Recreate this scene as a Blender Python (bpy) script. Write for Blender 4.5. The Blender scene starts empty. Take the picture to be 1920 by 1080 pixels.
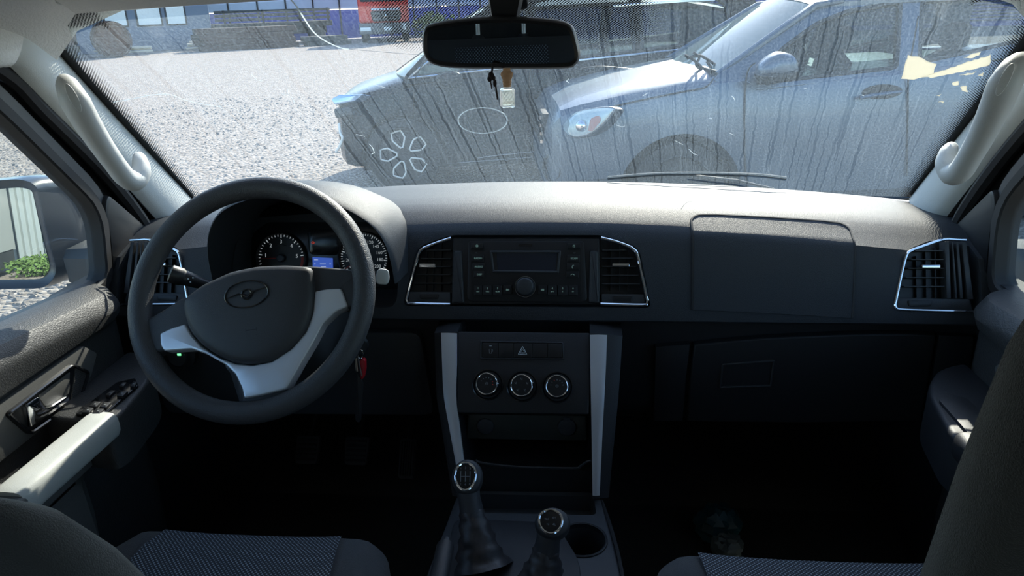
import bpy, bmesh, math, random
from mathutils import Vector as V, Matrix
random.seed(7)
scene = bpy.context.scene
COL = scene.collection
R = math.radians

# ---------------------------------------------------------------- camera
FPX = 26 / 36 * 1920
CAM = V((.102, 0, 1.65))
_y, _p, _r = R(5.8), R(21), R(1.75)
FW = V((-math.sin(_y) * math.cos(_p), math.cos(_y) * math.cos(_p), -math.sin(_p)))
_rt = V((math.cos(_y), math.sin(_y), 0))
_up = _rt.cross(FW)
RT = _rt * math.cos(_r) - _up * math.sin(_r)
UP = _rt * math.sin(_r) + _up * math.cos(_r)
cd = bpy.data.cameras.new('camera')
cam = bpy.data.objects.new('camera', cd)
COL.objects.link(cam)
cd.sensor_width = 36
cd.lens = 26
cd.clip_start = .02
cd.clip_end = 500
m = Matrix((RT, UP, -FW)).transposed().to_4x4()
m.translation = CAM
cam.matrix_world = m
scene.camera = cam

# ---------------------------------------------------------------- light
SUN = V((.27, 1.35, .81)).normalized()
world = bpy.data.worlds.new('sky')
scene.world = world
world.use_nodes = True
wn = world.node_tree.nodes
wl = world.node_tree.links
bgn = wn['Background']
sk = wn.new('ShaderNodeTexSky')
sk.sky_type = 'NISHITA'
sk.sun_disc = False
sk.sun_elevation = math.asin(SUN.z)
sk.sun_rotation = math.atan2(SUN.x, SUN.y)
sk.air_density = 1.0
sk.dust_density = .5
sk.ozone_density = 2.5
wl.new(sk.outputs[0], bgn.inputs[0])
bgn.inputs[1].default_value = .27
sd = bpy.data.lights.new('sun', 'SUN')
sd.energy = 6.0
sd.angle = R(.55)
sd.color = (1, .93, .81)
sun = bpy.data.objects.new('sun', sd)
COL.objects.link(sun)
sun.rotation_euler = SUN.to_track_quat('Z', 'Y').to_euler()
sun.location = (5, 12, 12)
vs = scene.view_settings
vs.view_transform = 'Standard'
vs.look = 'None'
vs.gamma = 1
vs.use_curve_mapping = False
vs.exposure = .95

# ---------------------------------------------------------------- helpers
def ray(x, y):
    return RT * ((x - 960) / FPX) + UP * ((540 - y) / FPX) + FW
def aty(x, y, Y):
    d = ray(x, y); return CAM + d * ((Y - CAM.y) / d.y)
def atx(x, y, X):
    d = ray(x, y); return CAM + d * ((X - CAM.x) / d.x)
def atz(x, y, Z):
    d = ray(x, y); return CAM + d * ((Z - CAM.z) / d.z)

class Fr:
    """a local frame: a along X, b along Y, c along the outward normal"""
    def __init__(s, o, x, n):
        s.o = V(o); s.z = V(n).normalized(); s.x = (V(x) - s.z * V(x).dot(s.z)).normalized(); s.y = s.z.cross(s.x)
    def p(s, a, b, c=0):
        return s.o + s.x * a + s.y * b + s.z * c
    def px(s, x, y, c=0):
        d = ray(x, y); o = s.o + s.z * c
        q = CAM + d * ((o - CAM).dot(s.z) / d.dot(s.z)) - s.o
        return (q.dot(s.x), q.dot(s.y))
    def pts(s, l, c=0):
        return [s.px(x, y, c) for x, y in l]
    def at(s, a, b, c=0, ang=0):
        f = Fr(s.p(a, b, c), s.x, s.z)
        if ang:
            f.x = s.x * math.cos(ang) + s.y * math.sin(ang); f.y = f.z.cross(f.x)
        return f
WORLD = Fr((0, 0, 0), (1, 0, 0), (0, 0, 1))

def area2(p):
    return sum(p[i][0] * p[(i + 1) % len(p)][1] - p[(i + 1) % len(p)][0] * p[i][1] for i in range(len(p)))
def ccw(p):
    return list(p) if area2(p) > 0 else list(p)[::-1]
def rnd(p, r, n=4):
    """round the corners of a polygon"""
    o = []; N = len(p)
    for i in range(N):
        a, b, c = V(p[i - 1]), V(p[i]), V(p[(i + 1) % N])
        rr = r[i] if isinstance(r, (list, tuple)) else r
        u, w = a - b, c - b
        k = min(rr, u.length * .48, w.length * .48)
        s, e = b + u.normalized() * k, b + w.normalized() * k
        for j in range(n + 1):
            t = j / n
            o.append(tuple(s * (1 - t) ** 2 + b * 2 * t * (1 - t) + e * t * t))
    return o
def inset(p, d):
    o = []; N = len(p)
    for i in range(N):
        a, b, c = V(p[i - 1]), V(p[i]), V(p[(i + 1) % N])
        u = (b - a); w = (c - b)
        if u.length < 1e-9: u = w
        if w.length < 1e-9: w = u
        n1 = V((-u.y, u.x)).normalized(); n2 = V((-w.y, w.x)).normalized()
        n = n1 + n2
        n = n1 if n.length < 1e-6 else n / max(.35, n.length_squared / 2)
        o.append(tuple(b + n * d))
    return o
def spl(P, n=6, closed=False):
    """catmull-rom through the points"""
    P = [V(p) for p in P]; o = []; N = len(P)
    for i in range(N if closed else N - 1):
        g = lambda k: P[k % N] if closed else P[min(max(k, 0), N - 1)]
        a, b, c, d = g(i - 1), g(i), g(i + 1), g(i + 2)
        for j in range(n):
            t = j / n
            o.append(.5 * (2 * b + (c - a) * t + (2 * a - 5 * b + 4 * c - d) * t * t + (3 * b - a - 3 * c + d) * t ** 3))
    if not closed: o.append(P[-1])
    return o
def lerp(a, b, t): return a + (b - a) * t
def interp(x, xs, ys):
    if x <= xs[0]: return ys[0]
    for i in range(len(xs) - 1):
        if x <= xs[i + 1]:
            return lerp(ys[i], ys[i + 1], (x - xs[i]) / (xs[i + 1] - xs[i]))
    return ys[-1]

class B:
    """collects shapes (world coordinates) that become ONE mesh object"""
    def __init__(s): s.v = []; s.f = []; s.uv = {}
    def ring(s, pts):
        k = len(s.v); s.v += [V(p) for p in pts]; return list(range(k, k + len(pts)))
    def bridge(s, r1, r2, closed=True):
        n = len(r1)
        for i in range(n if closed else n - 1):
            j = (i + 1) % n
            s.f.append((r1[i], r1[j], r2[j], r2[i]))
    def cap(s, r, flip=False):
        s.f.append(tuple(r[::-1] if flip else r))
    def loft(s, rings, closed=True, caps=True):
        rr = [s.ring(r) for r in rings]
        for a, b in zip(rr, rr[1:]): s.bridge(a, b, closed)
        if caps:
            s.cap(rr[0], True); s.cap(rr[-1])
        return s
    def prism(s, fr, out, c0, c1, bev=0, n=2, bback=False):
        out = ccw(out)
        L = [(out, c0)] if not bback else [(inset(out, bev), c0), (out, c0 + bev)]
        if bev:
            for i in range(n + 1):
                a = i / n * math.pi / 2
                L.append((inset(out, bev * (1 - math.cos(a))), c1 - bev + bev * math.sin(a)))
        else: L.append((out, c1))
        return s.loft([[fr.p(x, y, c) for x, y in o] for o, c in L])
    def hollow(s, fr, out, wd, c0, c1, bev=0):
        """a frame: outline with an opening inset by wd"""
        out = ccw(out); inn = inset(out, wd)
        b = bev
        L = [(out, c0), (out, c1 - b), (inset(out, b), c1), (inset(out, wd - b), c1), (inn, c1 - b), (inn, c0)]
        rr = [s.ring([fr.p(x, y, c) for x, y in o]) for o, c in L]
        for i in range(6): s.bridge(rr[i], rr[(i + 1) % 6])
        return s
    def dome(s, fr, out, prof):
        """prof: list of (scale towards the centroid, c)"""
        out = ccw(out); cx = sum(p[0] for p in out) / len(out); cy = sum(p[1] for p in out) / len(out)
        return s.loft([[fr.p(cx + (x - cx) * k, cy + (y - cy) * k, c) for x, y in out] for k, c in prof])
    def box(s, fr, a0, a1, b0, b1, c0, c1, bev=0):
        return s.prism(fr, [(a0, b0), (a1, b0), (a1, b1), (a0, b1)], c0, c1, bev, bback=bev > 0)
    def tube(s, P, r, n=8, caps=True, flat=1, up=None):
        P = [V(p) for p in P]; rings = []; N = len(P)
        t0 = (P[1] - P[0]).normalized()
        u = V(up) if up else (V((0, 0, 1)) if abs(t0.z) < .9 else V((1, 0, 0)))
        u = (u - t0 * u.dot(t0)).normalized()
        for i in range(N):
            t = (P[min(i + 1, N - 1)] - P[max(i - 1, 0)]).normalized()
            u = (u - t * u.dot(t)).normalized(); w = t.cross(u)
            rr = r[i] if isinstance(r, (list, tuple)) else r
            rings.append([P[i] + (u * math.cos(2 * math.pi * k / n) * flat + w * math.sin(2 * math.pi * k / n)) * rr for k in range(n)])
        return s.loft(rings, caps=caps)
    def ctube(s, P, r, n=8, up=None, flat=1):
        """closed loop tube"""
        P = [V(p) for p in P]; N = len(P); rr = []
        nrm = V((0, 0, 0))
        c = sum(P, V((0, 0, 0))) / N
        for i in range(N): nrm += (P[i] - c).cross(P[(i + 1) % N] - c)
        nrm.normalize()
        for i in range(N):
            t = (P[(i + 1) % N] - P[i - 1]).normalized(); w = t.cross(nrm).normalized()
            rr.append(s.ring([P[i] + (nrm * math.cos(2 * math.pi * k / n) * flat + w * math.sin(2 * math.pi * k / n)) * r for k in range(n)]))
        for i in range(N): s.bridge(rr[i], rr[(i + 1) % N])
        return s
    def lathe(s, fr, prof, n=32, caps=True, a0=0, a1=2 * math.pi):
        """prof: list of (radius, c)"""
        full = abs(a1 - a0 - 2 * math.pi) < 1e-6
        m = n if full else n + 1
        rings = [[fr.p(r * math.cos(a0 + (a1 - a0) * k / n), r * math.sin(a0 + (a1 - a0) * k / n), c) for k in range(m)] for r, c in prof]
        return s.loft(rings, closed=full, caps=caps)
    def grid(s, rows):
        rr = [s.ring(r) for r in rows]
        for a, b in zip(rr, rr[1:]): s.bridge(a, b, False)
        return s
    def sheet(s, rows, th):
        """a grid given a thickness along th (vector)"""
        th = V(th)
        k = len(s.v); n = len(rows[0]); m = len(rows)
        for r in rows: s.ring(r)
        k2 = len(s.v)
        for r in rows: s.ring([V(p) + th for p in r])
        for i in range(m - 1):
            for j in range(n - 1):
                a = i * n + j
                s.f.append((k + a, k + a + 1, k + a + n + 1, k + a + n))
                s.f.append((k2 + a, k2 + a + n, k2 + a + n + 1, k2 + a + 1))
        bd = [j for j in range(n)] + [i * n + n - 1 for i in range(1, m)] + [(m - 1) * n + j for j in range(n - 2, -1, -1)] + [i * n for i in range(m - 2, 0, -1)]
        for i in range(len(bd)):
            a, b = bd[i], bd[(i + 1) % len(bd)]
            s.f.append((k + b, k + a, k2 + a, k2 + b))
        return s
    def ball(s, c, r, n=12, m=8, fr=WORLD):
        rx, ry, rz = r if isinstance(r, (tuple, list)) else (r, r, r)
        c = V(c); rings = []
        for i in range(1, m):
            a = math.pi * i / m
            rings.append([c + fr.x * rx * math.sin(a) * math.cos(2 * math.pi * k / n) + fr.y * ry * math.sin(a) * math.sin(2 * math.pi * k / n) - fr.z * rz * math.cos(a) for k in range(n)])
        return s.loft(rings)
    def obj(s, name, mat, parent=None, sharp=35, mirror=False):
        vs_ = [(-v.x, v.y, v.z) if mirror else tuple(v) for v in s.v]
        base = V((0, 0, 0))
        if parent is not None:
            r_ = parent
            while r_.parent: r_ = r_.parent
            base = r_.location
        else:
            xs = [v[0] for v in vs_]; ys = [v[1] for v in vs_]; zs = [v[2] for v in vs_]
            base = V(((min(xs) + max(xs)) / 2, (min(ys) + max(ys)) / 2, min(zs)))
        me = bpy.data.meshes.new(name)
        me.from_pydata([(v[0] - base.x, v[1] - base.y, v[2] - base.z) for v in vs_], [], s.f)
        bm = bmesh.new(); bm.from_mesh(me)
        bmesh.ops.remove_doubles(bm, verts=bm.verts, dist=1e-6)
        bmesh.ops.recalc_face_normals(bm, faces=bm.faces)
        big = [f for f in bm.faces if len(f.verts) > 4]
        if big: bmesh.ops.triangulate(bm, faces=big)
        bm.to_mesh(me); bm.free()
        me.shade_smooth()
        me.set_sharp_from_angle(angle=R(sharp))
        if mat: me.materials.append(mat)
        o = bpy.data.objects.new(name, me)
        COL.objects.link(o)
        if parent is not None: o.parent = parent
        else: o.location = base
        return o

def thing(name, label, cat, base, group=None):
    o = bpy.data.objects.new(name, None)
    COL.objects.link(o)
    o.location = V(base); o.empty_display_size = .05
    o['label'] = label
    if cat: o['category'] = cat
    if group: o['group'] = group
    return o
def struct(o, label=None):
    o['kind'] = 'structure'
    if label: o['label'] = label
    return o
def sroot(name, label, base):
    o = bpy.data.objects.new(name, None); COL.objects.link(o); o.location = V(base); o.empty_display_size = .05
    return struct(o, label)
def tag(o, label, cat, group=None):
    o['label'] = label; o['category'] = cat
    if group: o['group'] = group
    return o
def copytree(o, off, parent=None):
    c = o.copy(); COL.objects.link(c); c.parent = parent
    if parent is None: c.location = o.location + V(off)
    for ch in list(o.children): copytree(ch, off, c)
    return c

_fc = {}
def text(name, s, fr, h, mat, parent, align='CENTER', depth=.0002, bold=False):
    """flat print: lettering lying on the plane of fr, h = letter height"""
    cu = bpy.data.curves.new(name, 'FONT')
    cu.body = s; cu.size = h * 1.4; cu.align_x = align; cu.align_y = 'CENTER'; cu.extrude = depth; cu.resolution_u = 2
    if bold: cu.offset = h * .035
    t = bpy.data.objects.new(name, cu)
    me = bpy.data.meshes.new_from_object(t)
    bpy.data.objects.remove(t)
    r_ = parent
    while r_.parent: r_ = r_.parent
    M = Matrix((fr.x, fr.y, fr.z)).transposed().to_4x4(); M.translation = fr.o - r_.location
    me.transform(M)
    me.materials.clear(); me.materials.append(mat)
    o = bpy.data.objects.new(name, me); COL.objects.link(o); o.parent = parent
    return o

# ---------------------------------------------------------------- materials
def mat(name, col, rough=.5, metal=0, spec=.5, bump=None, var=0, vscale=8, sheen=0, trans=0, coat=0):
    """bump = (scale, strength, detail)"""
    M = bpy.data.materials.new(name); M.use_nodes = True
    n = M.node_tree.nodes; l = M.node_tree.links; b = n['Principled BSDF']
    b.inputs['Base Color'].default_value = (*col, 1)
    b.inputs['Roughness'].default_value = rough
    b.inputs['Metallic'].default_value = metal
    b.inputs['Specular IOR Level'].default_value = spec
    b.inputs['Sheen Weight'].default_value = sheen
    b.inputs['Transmission Weight'].default_value = trans
    b.inputs['Coat Weight'].default_value = coat
    tc = n.new('ShaderNodeTexCoord')
    if var:
        nz = n.new('ShaderNodeTexNoise'); nz.inputs['Scale'].default_value = vscale; nz.inputs['Detail'].default_value = 6
        l.new(tc.outputs['Object'], nz.inputs['Vector'])
        mx = n.new('ShaderNodeMix'); mx.data_type = 'RGBA'
        mx.inputs[6].default_value = (*[c * (1 - var) for c in col], 1)
        mx.inputs[7].default_value = (*[min(1, c * (1 + var)) for c in col], 1)
        l.new(nz.outputs[0], mx.inputs[0]); l.new(mx.outputs[2], b.inputs['Base Color'])
    if bump:
        nz = n.new('ShaderNodeTexNoise'); nz.inputs['Scale'].default_value = bump[0]
        nz.inputs['Detail'].default_value = bump[2] if len(bump) > 2 else 2
        l.new(tc.outputs['Object'], nz.inputs['Vector'])
        bp = n.new('ShaderNodeBump'); bp.inputs['Strength'].default_value = bump[1]; bp.inputs['Distance'].default_value = .002
        l.new(nz.outputs[0], bp.inputs['Height']); l.new(bp.outputs[0], b.inputs['Normal'])
    return M
def emit(name, col, s):
    M = bpy.data.materials.new(name); M.use_nodes = True
    b = M.node_tree.nodes['Principled BSDF']
    b.inputs['Base Color'].default_value = (*[c * .1 for c in col], 1)
    b.inputs['Emission Color'].default_value = (*col, 1); b.inputs['Emission Strength'].default_value = s
    return M

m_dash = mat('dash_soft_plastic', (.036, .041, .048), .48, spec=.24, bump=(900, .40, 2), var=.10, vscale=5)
m_plast = mat('dark_plastic', (.036, .039, .044), .48, bump=(1100, .22, 2))
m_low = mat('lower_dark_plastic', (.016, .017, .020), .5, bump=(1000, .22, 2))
m_black = mat('black_plastic', (.012, .013, .015), .42)
m_gloss = mat('gloss_black', (.012, .013, .015), .16)
m_rubber = mat('black_rubber', (.014, .014, .015), .65)
m_wheel = mat('wheel_leatherette', (.045, .047, .052), .48, bump=(520, .55, 3))
m_pad = mat('wheel_pad_plastic', (.034, .036, .041), .52, bump=(1100, .2, 2))
m_silver = mat('satin_silver', (.66, .69, .74), .36, metal=.45)
m_chrome = mat('chrome', (.82, .83, .85), .08, metal=1)
m_trim = mat('light_grey_trim', (.56, .58, .56), .58, bump=(700, .18, 2), var=.05, vscale=3)
m_head = mat('grey_headliner', (.80, .79, .76), .9, bump=(260, .8, 4))
m_handle = mat('pale_grey_handle', (.56, .57, .56), .5, bump=(900, .1, 2))
m_carpet = mat('black_carpet', (.012, .012, .013), .95, bump=(400, 1, 4))
m_fab = mat('grey_seat_cloth', (.042, .046, .052), .92, bump=(900, .6, 3), sheen=.15)
m_fabd = mat('dark_seat_cloth', (.030, .030, .030), .95, bump=(900, .7, 3), sheen=.1)
m_white = mat('white_print', (.62, .68, .70), .6)
m_num = emit('glowing_numerals', (.75, .85, .9), .16)  # slight glow added so the numerals read in the deep shade
m_print = emit('glowing_green_print', (.45, .80, .76), .07)  # printed legends, with a faint glow added to brighten them
m_dim = mat('dim_print', (.16, .18, .19), .6)
m_red = mat('red_print', (.45, .03, .02), .5)
m_screen = mat('unlit_screen', (.016, .022, .036), .12)
m_redp = mat('red_fob_plastic', (.40, .012, .02), .3)
m_steel = mat('steel', (.5, .48, .42), .3, metal=1)
m_wood = mat('bottle_wood', (.62, .37, .21), .55, bump=(120, .3, 3), var=.15, vscale=60)
m_cord = mat('black_cord', (.02, .013, .016), .8)
m_door = mat('door_dark_plastic', (.040, .041, .042), .50, bump=(420, .5, 3))
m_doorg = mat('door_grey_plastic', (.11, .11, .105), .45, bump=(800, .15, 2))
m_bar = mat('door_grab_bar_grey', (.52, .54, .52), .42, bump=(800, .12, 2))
m_mirror = mat('mirror_silver', (.86, .88, .88), .0, metal=1)
m_tint = mat('dark_mirror_silver', (.34, .36, .38), .0, metal=1)

def dots(name, base, dot, scale, rad, rough=.9):
    M = mat(name, base, rough, bump=(900, .5, 3))
    n = M.node_tree.nodes; l = M.node_tree.links; b = n['Principled BSDF']
    tc = n.new('ShaderNodeTexCoord'); mp = n.new('ShaderNodeMapping')
    mp.inputs['Rotation'].default_value = (0, 0, R(45)); mp.inputs['Scale'].default_value = (scale,) * 3
    l.new(tc.outputs['UV'], mp.inputs[0])
    vo = n.new('ShaderNodeTexVoronoi'); vo.voronoi_dimensions = '2D'; vo.inputs['Randomness'].default_value = .08; vo.inputs['Scale'].default_value = 1
    l.new(mp.outputs[0], vo.inputs['Vector'])
    rp = n.new('ShaderNodeValToRGB'); rp.color_ramp.elements[0].position = rad; rp.color_ramp.elements[1].position = rad + .12
    rp.color_ramp.elements[0].color = (*dot, 1); rp.color_ramp.elements[1].color = (*base, 1)
    l.new(vo.outputs['Distance'], rp.inputs[0]); l.new(rp.outputs[0], b.inputs['Base Color'])
    return M
m_weave = dots('dotted_seat_weave', (.024, .030, .040), (.28, .32, .36), 220, .21)
m_mesh = dots('perforated_grille', (.075, .075, .075), (.012, .012, .012), 330, .25, .5)

def uvmap(o, fn):
    me = o.data; uv = me.uv_layers.new(name='UVMap')
    W = o.parent.location if o.parent else o.location
    if o.parent and o.parent.parent: W = o.parent.parent.location
    for lp in me.loops:
        uv.data[lp.index].uv = fn(me.vertices[lp.vertex_index].co + W)

def glass(name, tint, refl=1.0, dust=0, streak=False, frit=False, dcol=(.56, .70, .78)):
    M = bpy.data.materials.new(name); M.use_nodes = True
    n = M.node_tree.nodes; l = M.node_tree.links
    n.remove(n['Principled BSDF']); out = n['Material Output']
    tr = n.new('ShaderNodeBsdfTransparent'); tr.inputs[0].default_value = (*tint, 1)
    gl = n.new('ShaderNodeBsdfGlossy'); gl.inputs['Roughness'].default_value = .0
    lw = n.new('ShaderNodeLayerWeight'); lw.inputs[0].default_value = .5
    pw = n.new('ShaderNodeMath'); pw.operation = 'POWER'; pw.inputs[1].default_value = 4.5; l.new(lw.outputs['Facing'], pw.inputs[0])
    ml = n.new('ShaderNodeMath'); ml.operation = 'MULTIPLY_ADD'; ml.inputs[1].default_value = .9 * refl; ml.inputs[2].default_value = .05 * refl
    l.new(pw.outputs[0], ml.inputs[0])
    m1 = n.new('ShaderNodeMixShader'); l.new(ml.outputs[0], m1.inputs[0]); l.new(tr.outputs[0], m1.inputs[1]); l.new(gl.outputs[0], m1.inputs[2])
    last = m1
    if dust:
        tl = n.new('ShaderNodeBsdfTranslucent'); tl.inputs[0].default_value = (*dcol, 1)
        df = n.new('ShaderNodeBsdfDiffuse'); df.inputs[0].default_value = (*dcol, 1)
        md = n.new('ShaderNodeMixShader'); md.inputs[0].default_value = .35
        l.new(tl.outputs[0], md.inputs[1]); l.new(df.outputs[0], md.inputs[2])
        m2 = n.new('ShaderNodeMixShader'); l.new(last.outputs[0], m2.inputs[1]); l.new(md.outputs[0], m2.inputs[2])
        if streak:
            uv = n.new('ShaderNodeUVMap'); uv.uv_map = 'UVMap'
            def noise(sx, sy, detail, warp=None):
                mp = n.new('ShaderNodeMapping'); mp.inputs['Scale'].default_value = (sx, sy, 1)
                l.new((warp or uv).outputs[0], mp.inputs[0])
                z = n.new('ShaderNodeTexNoise'); z.noise_dimensions = '2D'; z.inputs['Scale'].default_value = 1; z.inputs['Detail'].default_value = detail
                l.new(mp.outputs[0], z.inputs['Vector']); return z
            def math_(op, a, b):
                k = n.new('ShaderNodeMath'); k.operation = op
                for i, q in enumerate((a, b)):
                    if isinstance(q, (int, float)): k.inputs[i].default_value = q
                    else: l.new(q, k.inputs[i])
                return k.outputs[0]
            def ramp(v, a, b, c0=0, c1=1):
                k = n.new('ShaderNodeMapRange'); k.inputs[1].default_value = a; k.inputs[2].default_value = b; k.inputs[3].default_value = c0; k.inputs[4].default_value = c1
                l.new(v, k.inputs[0]); return k.outputs[0]
            # sideways wobble so that the dried drips meander
            wz = noise(22, 34, 2)
            wob = n.new('ShaderNodeVectorMath'); wob.operation = 'MULTIPLY_ADD'
            l.new(wz.outputs['Color'], wob.inputs[0]); wob.inputs[1].default_value = (.008, 0, 0); l.new(uv.outputs[0], wob.inputs[2])
            s1 = noise(125, 1.5, 1.5, wob)
            drip = ramp(s1.outputs[0], .61, .67, 1, .55)      # cleaner runs
            s2 = s1
            rim = ramp(s2.outputs[0], .55, .60, 0, 1)
            rim2 = ramp(s2.outputs[0], .60, .64, 1, 0)
            edge = math_('MULTIPLY', math_('MULTIPLY', rim, rim2), .35)
            fine = ramp(noise(330, 230, 2).outputs[0], .35, .65, .75, 1.25)
            big = ramp(noise(3.2, 2.4, 3).outputs[0], .3, .7, .8, 1.25)
            # worms of dried water between the runs
            worm = n.new('ShaderNodeTexVoronoi'); worm.voronoi_dimensions = '2D'; worm.feature = 'DISTANCE_TO_EDGE'; worm.inputs['Scale'].default_value = 95
            l.new(wob.outputs[0], worm.inputs['Vector'])
            wv = ramp(worm.outputs['Distance'], .02, .09, 1.28, .95)
            d = math_('MULTIPLY', math_('MULTIPLY', math_('MULTIPLY', math_('ADD', drip, edge), fine), math_('MULTIPLY', big, wv)), dust)
            l.new(d, m2.inputs[0])
        else: m2.inputs[0].default_value = dust
        last = m2
    if frit:
        at = n.new('ShaderNodeAttribute'); at.attribute_name = 'frit'
        uv2 = n.new('ShaderNodeUVMap'); uv2.uv_map = 'UVMap'
        mp = n.new('ShaderNodeMapping'); mp.inputs['Rotation'].default_value = (0, 0, R(45)); mp.inputs['Scale'].default_value = (285,) * 3
        l.new(uv2.outputs[0], mp.inputs[0])
        vo = n.new('ShaderNodeTexVoronoi'); vo.voronoi_dimensions = '2D'; vo.inputs['Randomness'].default_value = 0; vo.inputs['Scale'].default_value = 1
        l.new(mp.outputs[0], vo.inputs['Vector'])
        k = n.new('ShaderNodeMath'); k.operation = 'LESS_THAN'; l.new(vo.outputs['Distance'], k.inputs[0]); l.new(at.outputs['Fac'], k.inputs[1])
        bk = n.new('ShaderNodeBsdfPrincipled'); bk.inputs['Base Color'].default_value = (.008, .008, .009, 1); bk.inputs['Roughness'].default_value = .4
        m3 = n.new('ShaderNodeMixShader'); l.new(k.outputs[0], m3.inputs[0]); l.new(last.outputs[0], m3.inputs[1]); l.new(bk.outputs[0], m3.inputs[2])
        last = m3
    l.new(last.outputs[0], out.inputs['Surface'])
    return M
m_ws = glass('dusty_windshield_glass', (.79, .83, .82), .55, .073, True, True)
m_side = glass('side_window_glass', (.84, .88, .86), 1.0, .02)
m_bottle = glass('clear_bottle_glass', (.96, .98, .97), 1.3, .16, dcol=(.95, .95, .92))

# ================================================================ the shell of the car
FLOOR = .55
# ---- windshield
def WS(u, v, off=0):
    hw = lerp(.80, .775, v)
    return V((u * hw, lerp(1.585, 1.165, v) + .055 * (1 - u * u) * (1 - .4 * v) + off * .70, lerp(1.248, 1.652, v) + .016 * (1 - u * u) * v + off * .72))
def wspx(x, y, off=0):
    """the point of the windshield seen at a pixel"""
    Y = 1.4
    for i in range(40):
        p = aty(x, y, Y)
        v = (p.z - 1.248) / .404; u = p.x / lerp(.80, .775, v)
        Y += .6 * (WS(u, v, off).y - Y)
    return aty(x, y, Y)
b = B(); NU, NV = 150, 70
b.grid([[WS(-1 + 2 * i / NU, j / NV) for i in range(NU + 1)] for j in range(NV + 1)])
ws = struct(b.obj('window_1', m_ws, sharp=180), 'dusty cracked windshield with dried water runs')
uvmap(ws, lambda p: (p.x + .14 * (p.z - 1.248) * 1.42, (p.z - 1.248) * 1.42))
at = ws.data.attributes.new('frit', 'FLOAT', 'POINT')
for i, v_ in enumerate(ws.data.vertices):
    p = v_.co + ws.location
    t = (p.z - 1.248) / .404
    ed = lerp(.80, .775, t) - abs(p.x)
    f = 1 if ed < .020 else max(0, .52 * (1 - (ed - .020) / .034))
    top = (1.668 - p.z)
    if abs(p.x) > .66 and top < .035: f = max(f, .40)
    if abs(p.x + .01) < .23 and top < .085:
        f = max(f, .40 * min(1, (.085 - top) / .03 + .35) * min(1, (.23 - abs(p.x + .01)) / .05 + .3))
    at.data[i].value = f

def on_glass(name, pts, r, m_, n=6, flat=.5):
    bb = B(); bb.tube([wspx(x, y, -.0015) for x, y in pts], r, n, flat=flat); o = bb.obj(name, m_, ws); return o
def thin(name, col):
    M = mat(name, col, .8, var=.10, vscale=70); n = M.node_tree.nodes; l = M.node_tree.links
    tl = n.new('ShaderNodeBsdfTranslucent'); tl.inputs[0].default_value = (*col, 1)
    mx = n.new('ShaderNodeMixShader'); mx.inputs[0].default_value = .6
    l.new(n['Principled BSDF'].outputs[0], mx.inputs[1]); l.new(tl.outputs[0], mx.inputs[2]); l.new(mx.outputs[0], n['Material Output'].inputs[0])
    return M
m_crack = thin('bright_glass_crack', (.90, .95, .97))
m_crackd = mat('dull_glass_crack', (.25, .28, .3), .3)
def S2(p, n=5): return [(q.x, q.y) for q in spl([V((x, y, 0)) for x, y in p], n)]
on_glass('crack', S2([(540, -6), (556, 12), (575, 42), (590, 62), (612, 78), (640, 90), (655, 92)]), .0015, m_crack)
on_glass('crack', S2([(655, 92), (700, 96), (750, 100), (800, 104)]), .0006, m_crackd)
on_glass('crack', S2([(1088, 128), (1130, 124), (1200, 130), (1260, 135), (1300, 141)]), .0006, m_crackd)
on_glass('crack', S2([(212, 192), (250, 185), (285, 178), (318, 177), (345, 187), (375, 194), (415, 201)]), .0011, m_crack)
on_glass('crack', S2([(415, 201), (440, 205), (458, 218)]), .0005, m_crackd)
m_ring = glass('dried_ring_mark', (.95, .95, .95), .2, .14)
bb = B(); bb.ctube([wspx(905 + 46 * math.cos(a), 226 + 24 * math.sin(a), -.0015) for a in [2 * math.pi * k / 48 for k in range(48)]], .0013, 6, flat=.2)
bb.obj('dried_suction_ring', m_ring, ws)['label'] = 'faint pale ring left on the glass'

for p in ([(472, 140), (482, 150), (492, 152)], [(528, 176), (538, 178), (548, 184), (553, 194)], [(540, 168), (541, 176)], [(700, 158), (712, 162), (722, 164)], [(668, 252), (684, 256)], [(1155, 234), (1165, 238), (1172, 236)], [(1266, 264), (1280, 271)], [(1292, 280), (1300, 288), (1308, 291)], [(1372, 180), (1376, 184), (1378, 188)],
          [(1508, 166), (1513, 167)], [(1330, 222), (1336, 223)], [(1368, 250), (1376, 253)], [(1616, 178), (1620, 180)], [(692, 270), (698, 276), (702, 286), (697, 289)], [(940, 210), (946, 213)], [(1205, 180), (1215, 174)], [(1066, 148), (1062, 152), (1066, 155)]):
    on_glass('glass_scratch', p, .0007, m_crack, 5)

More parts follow.
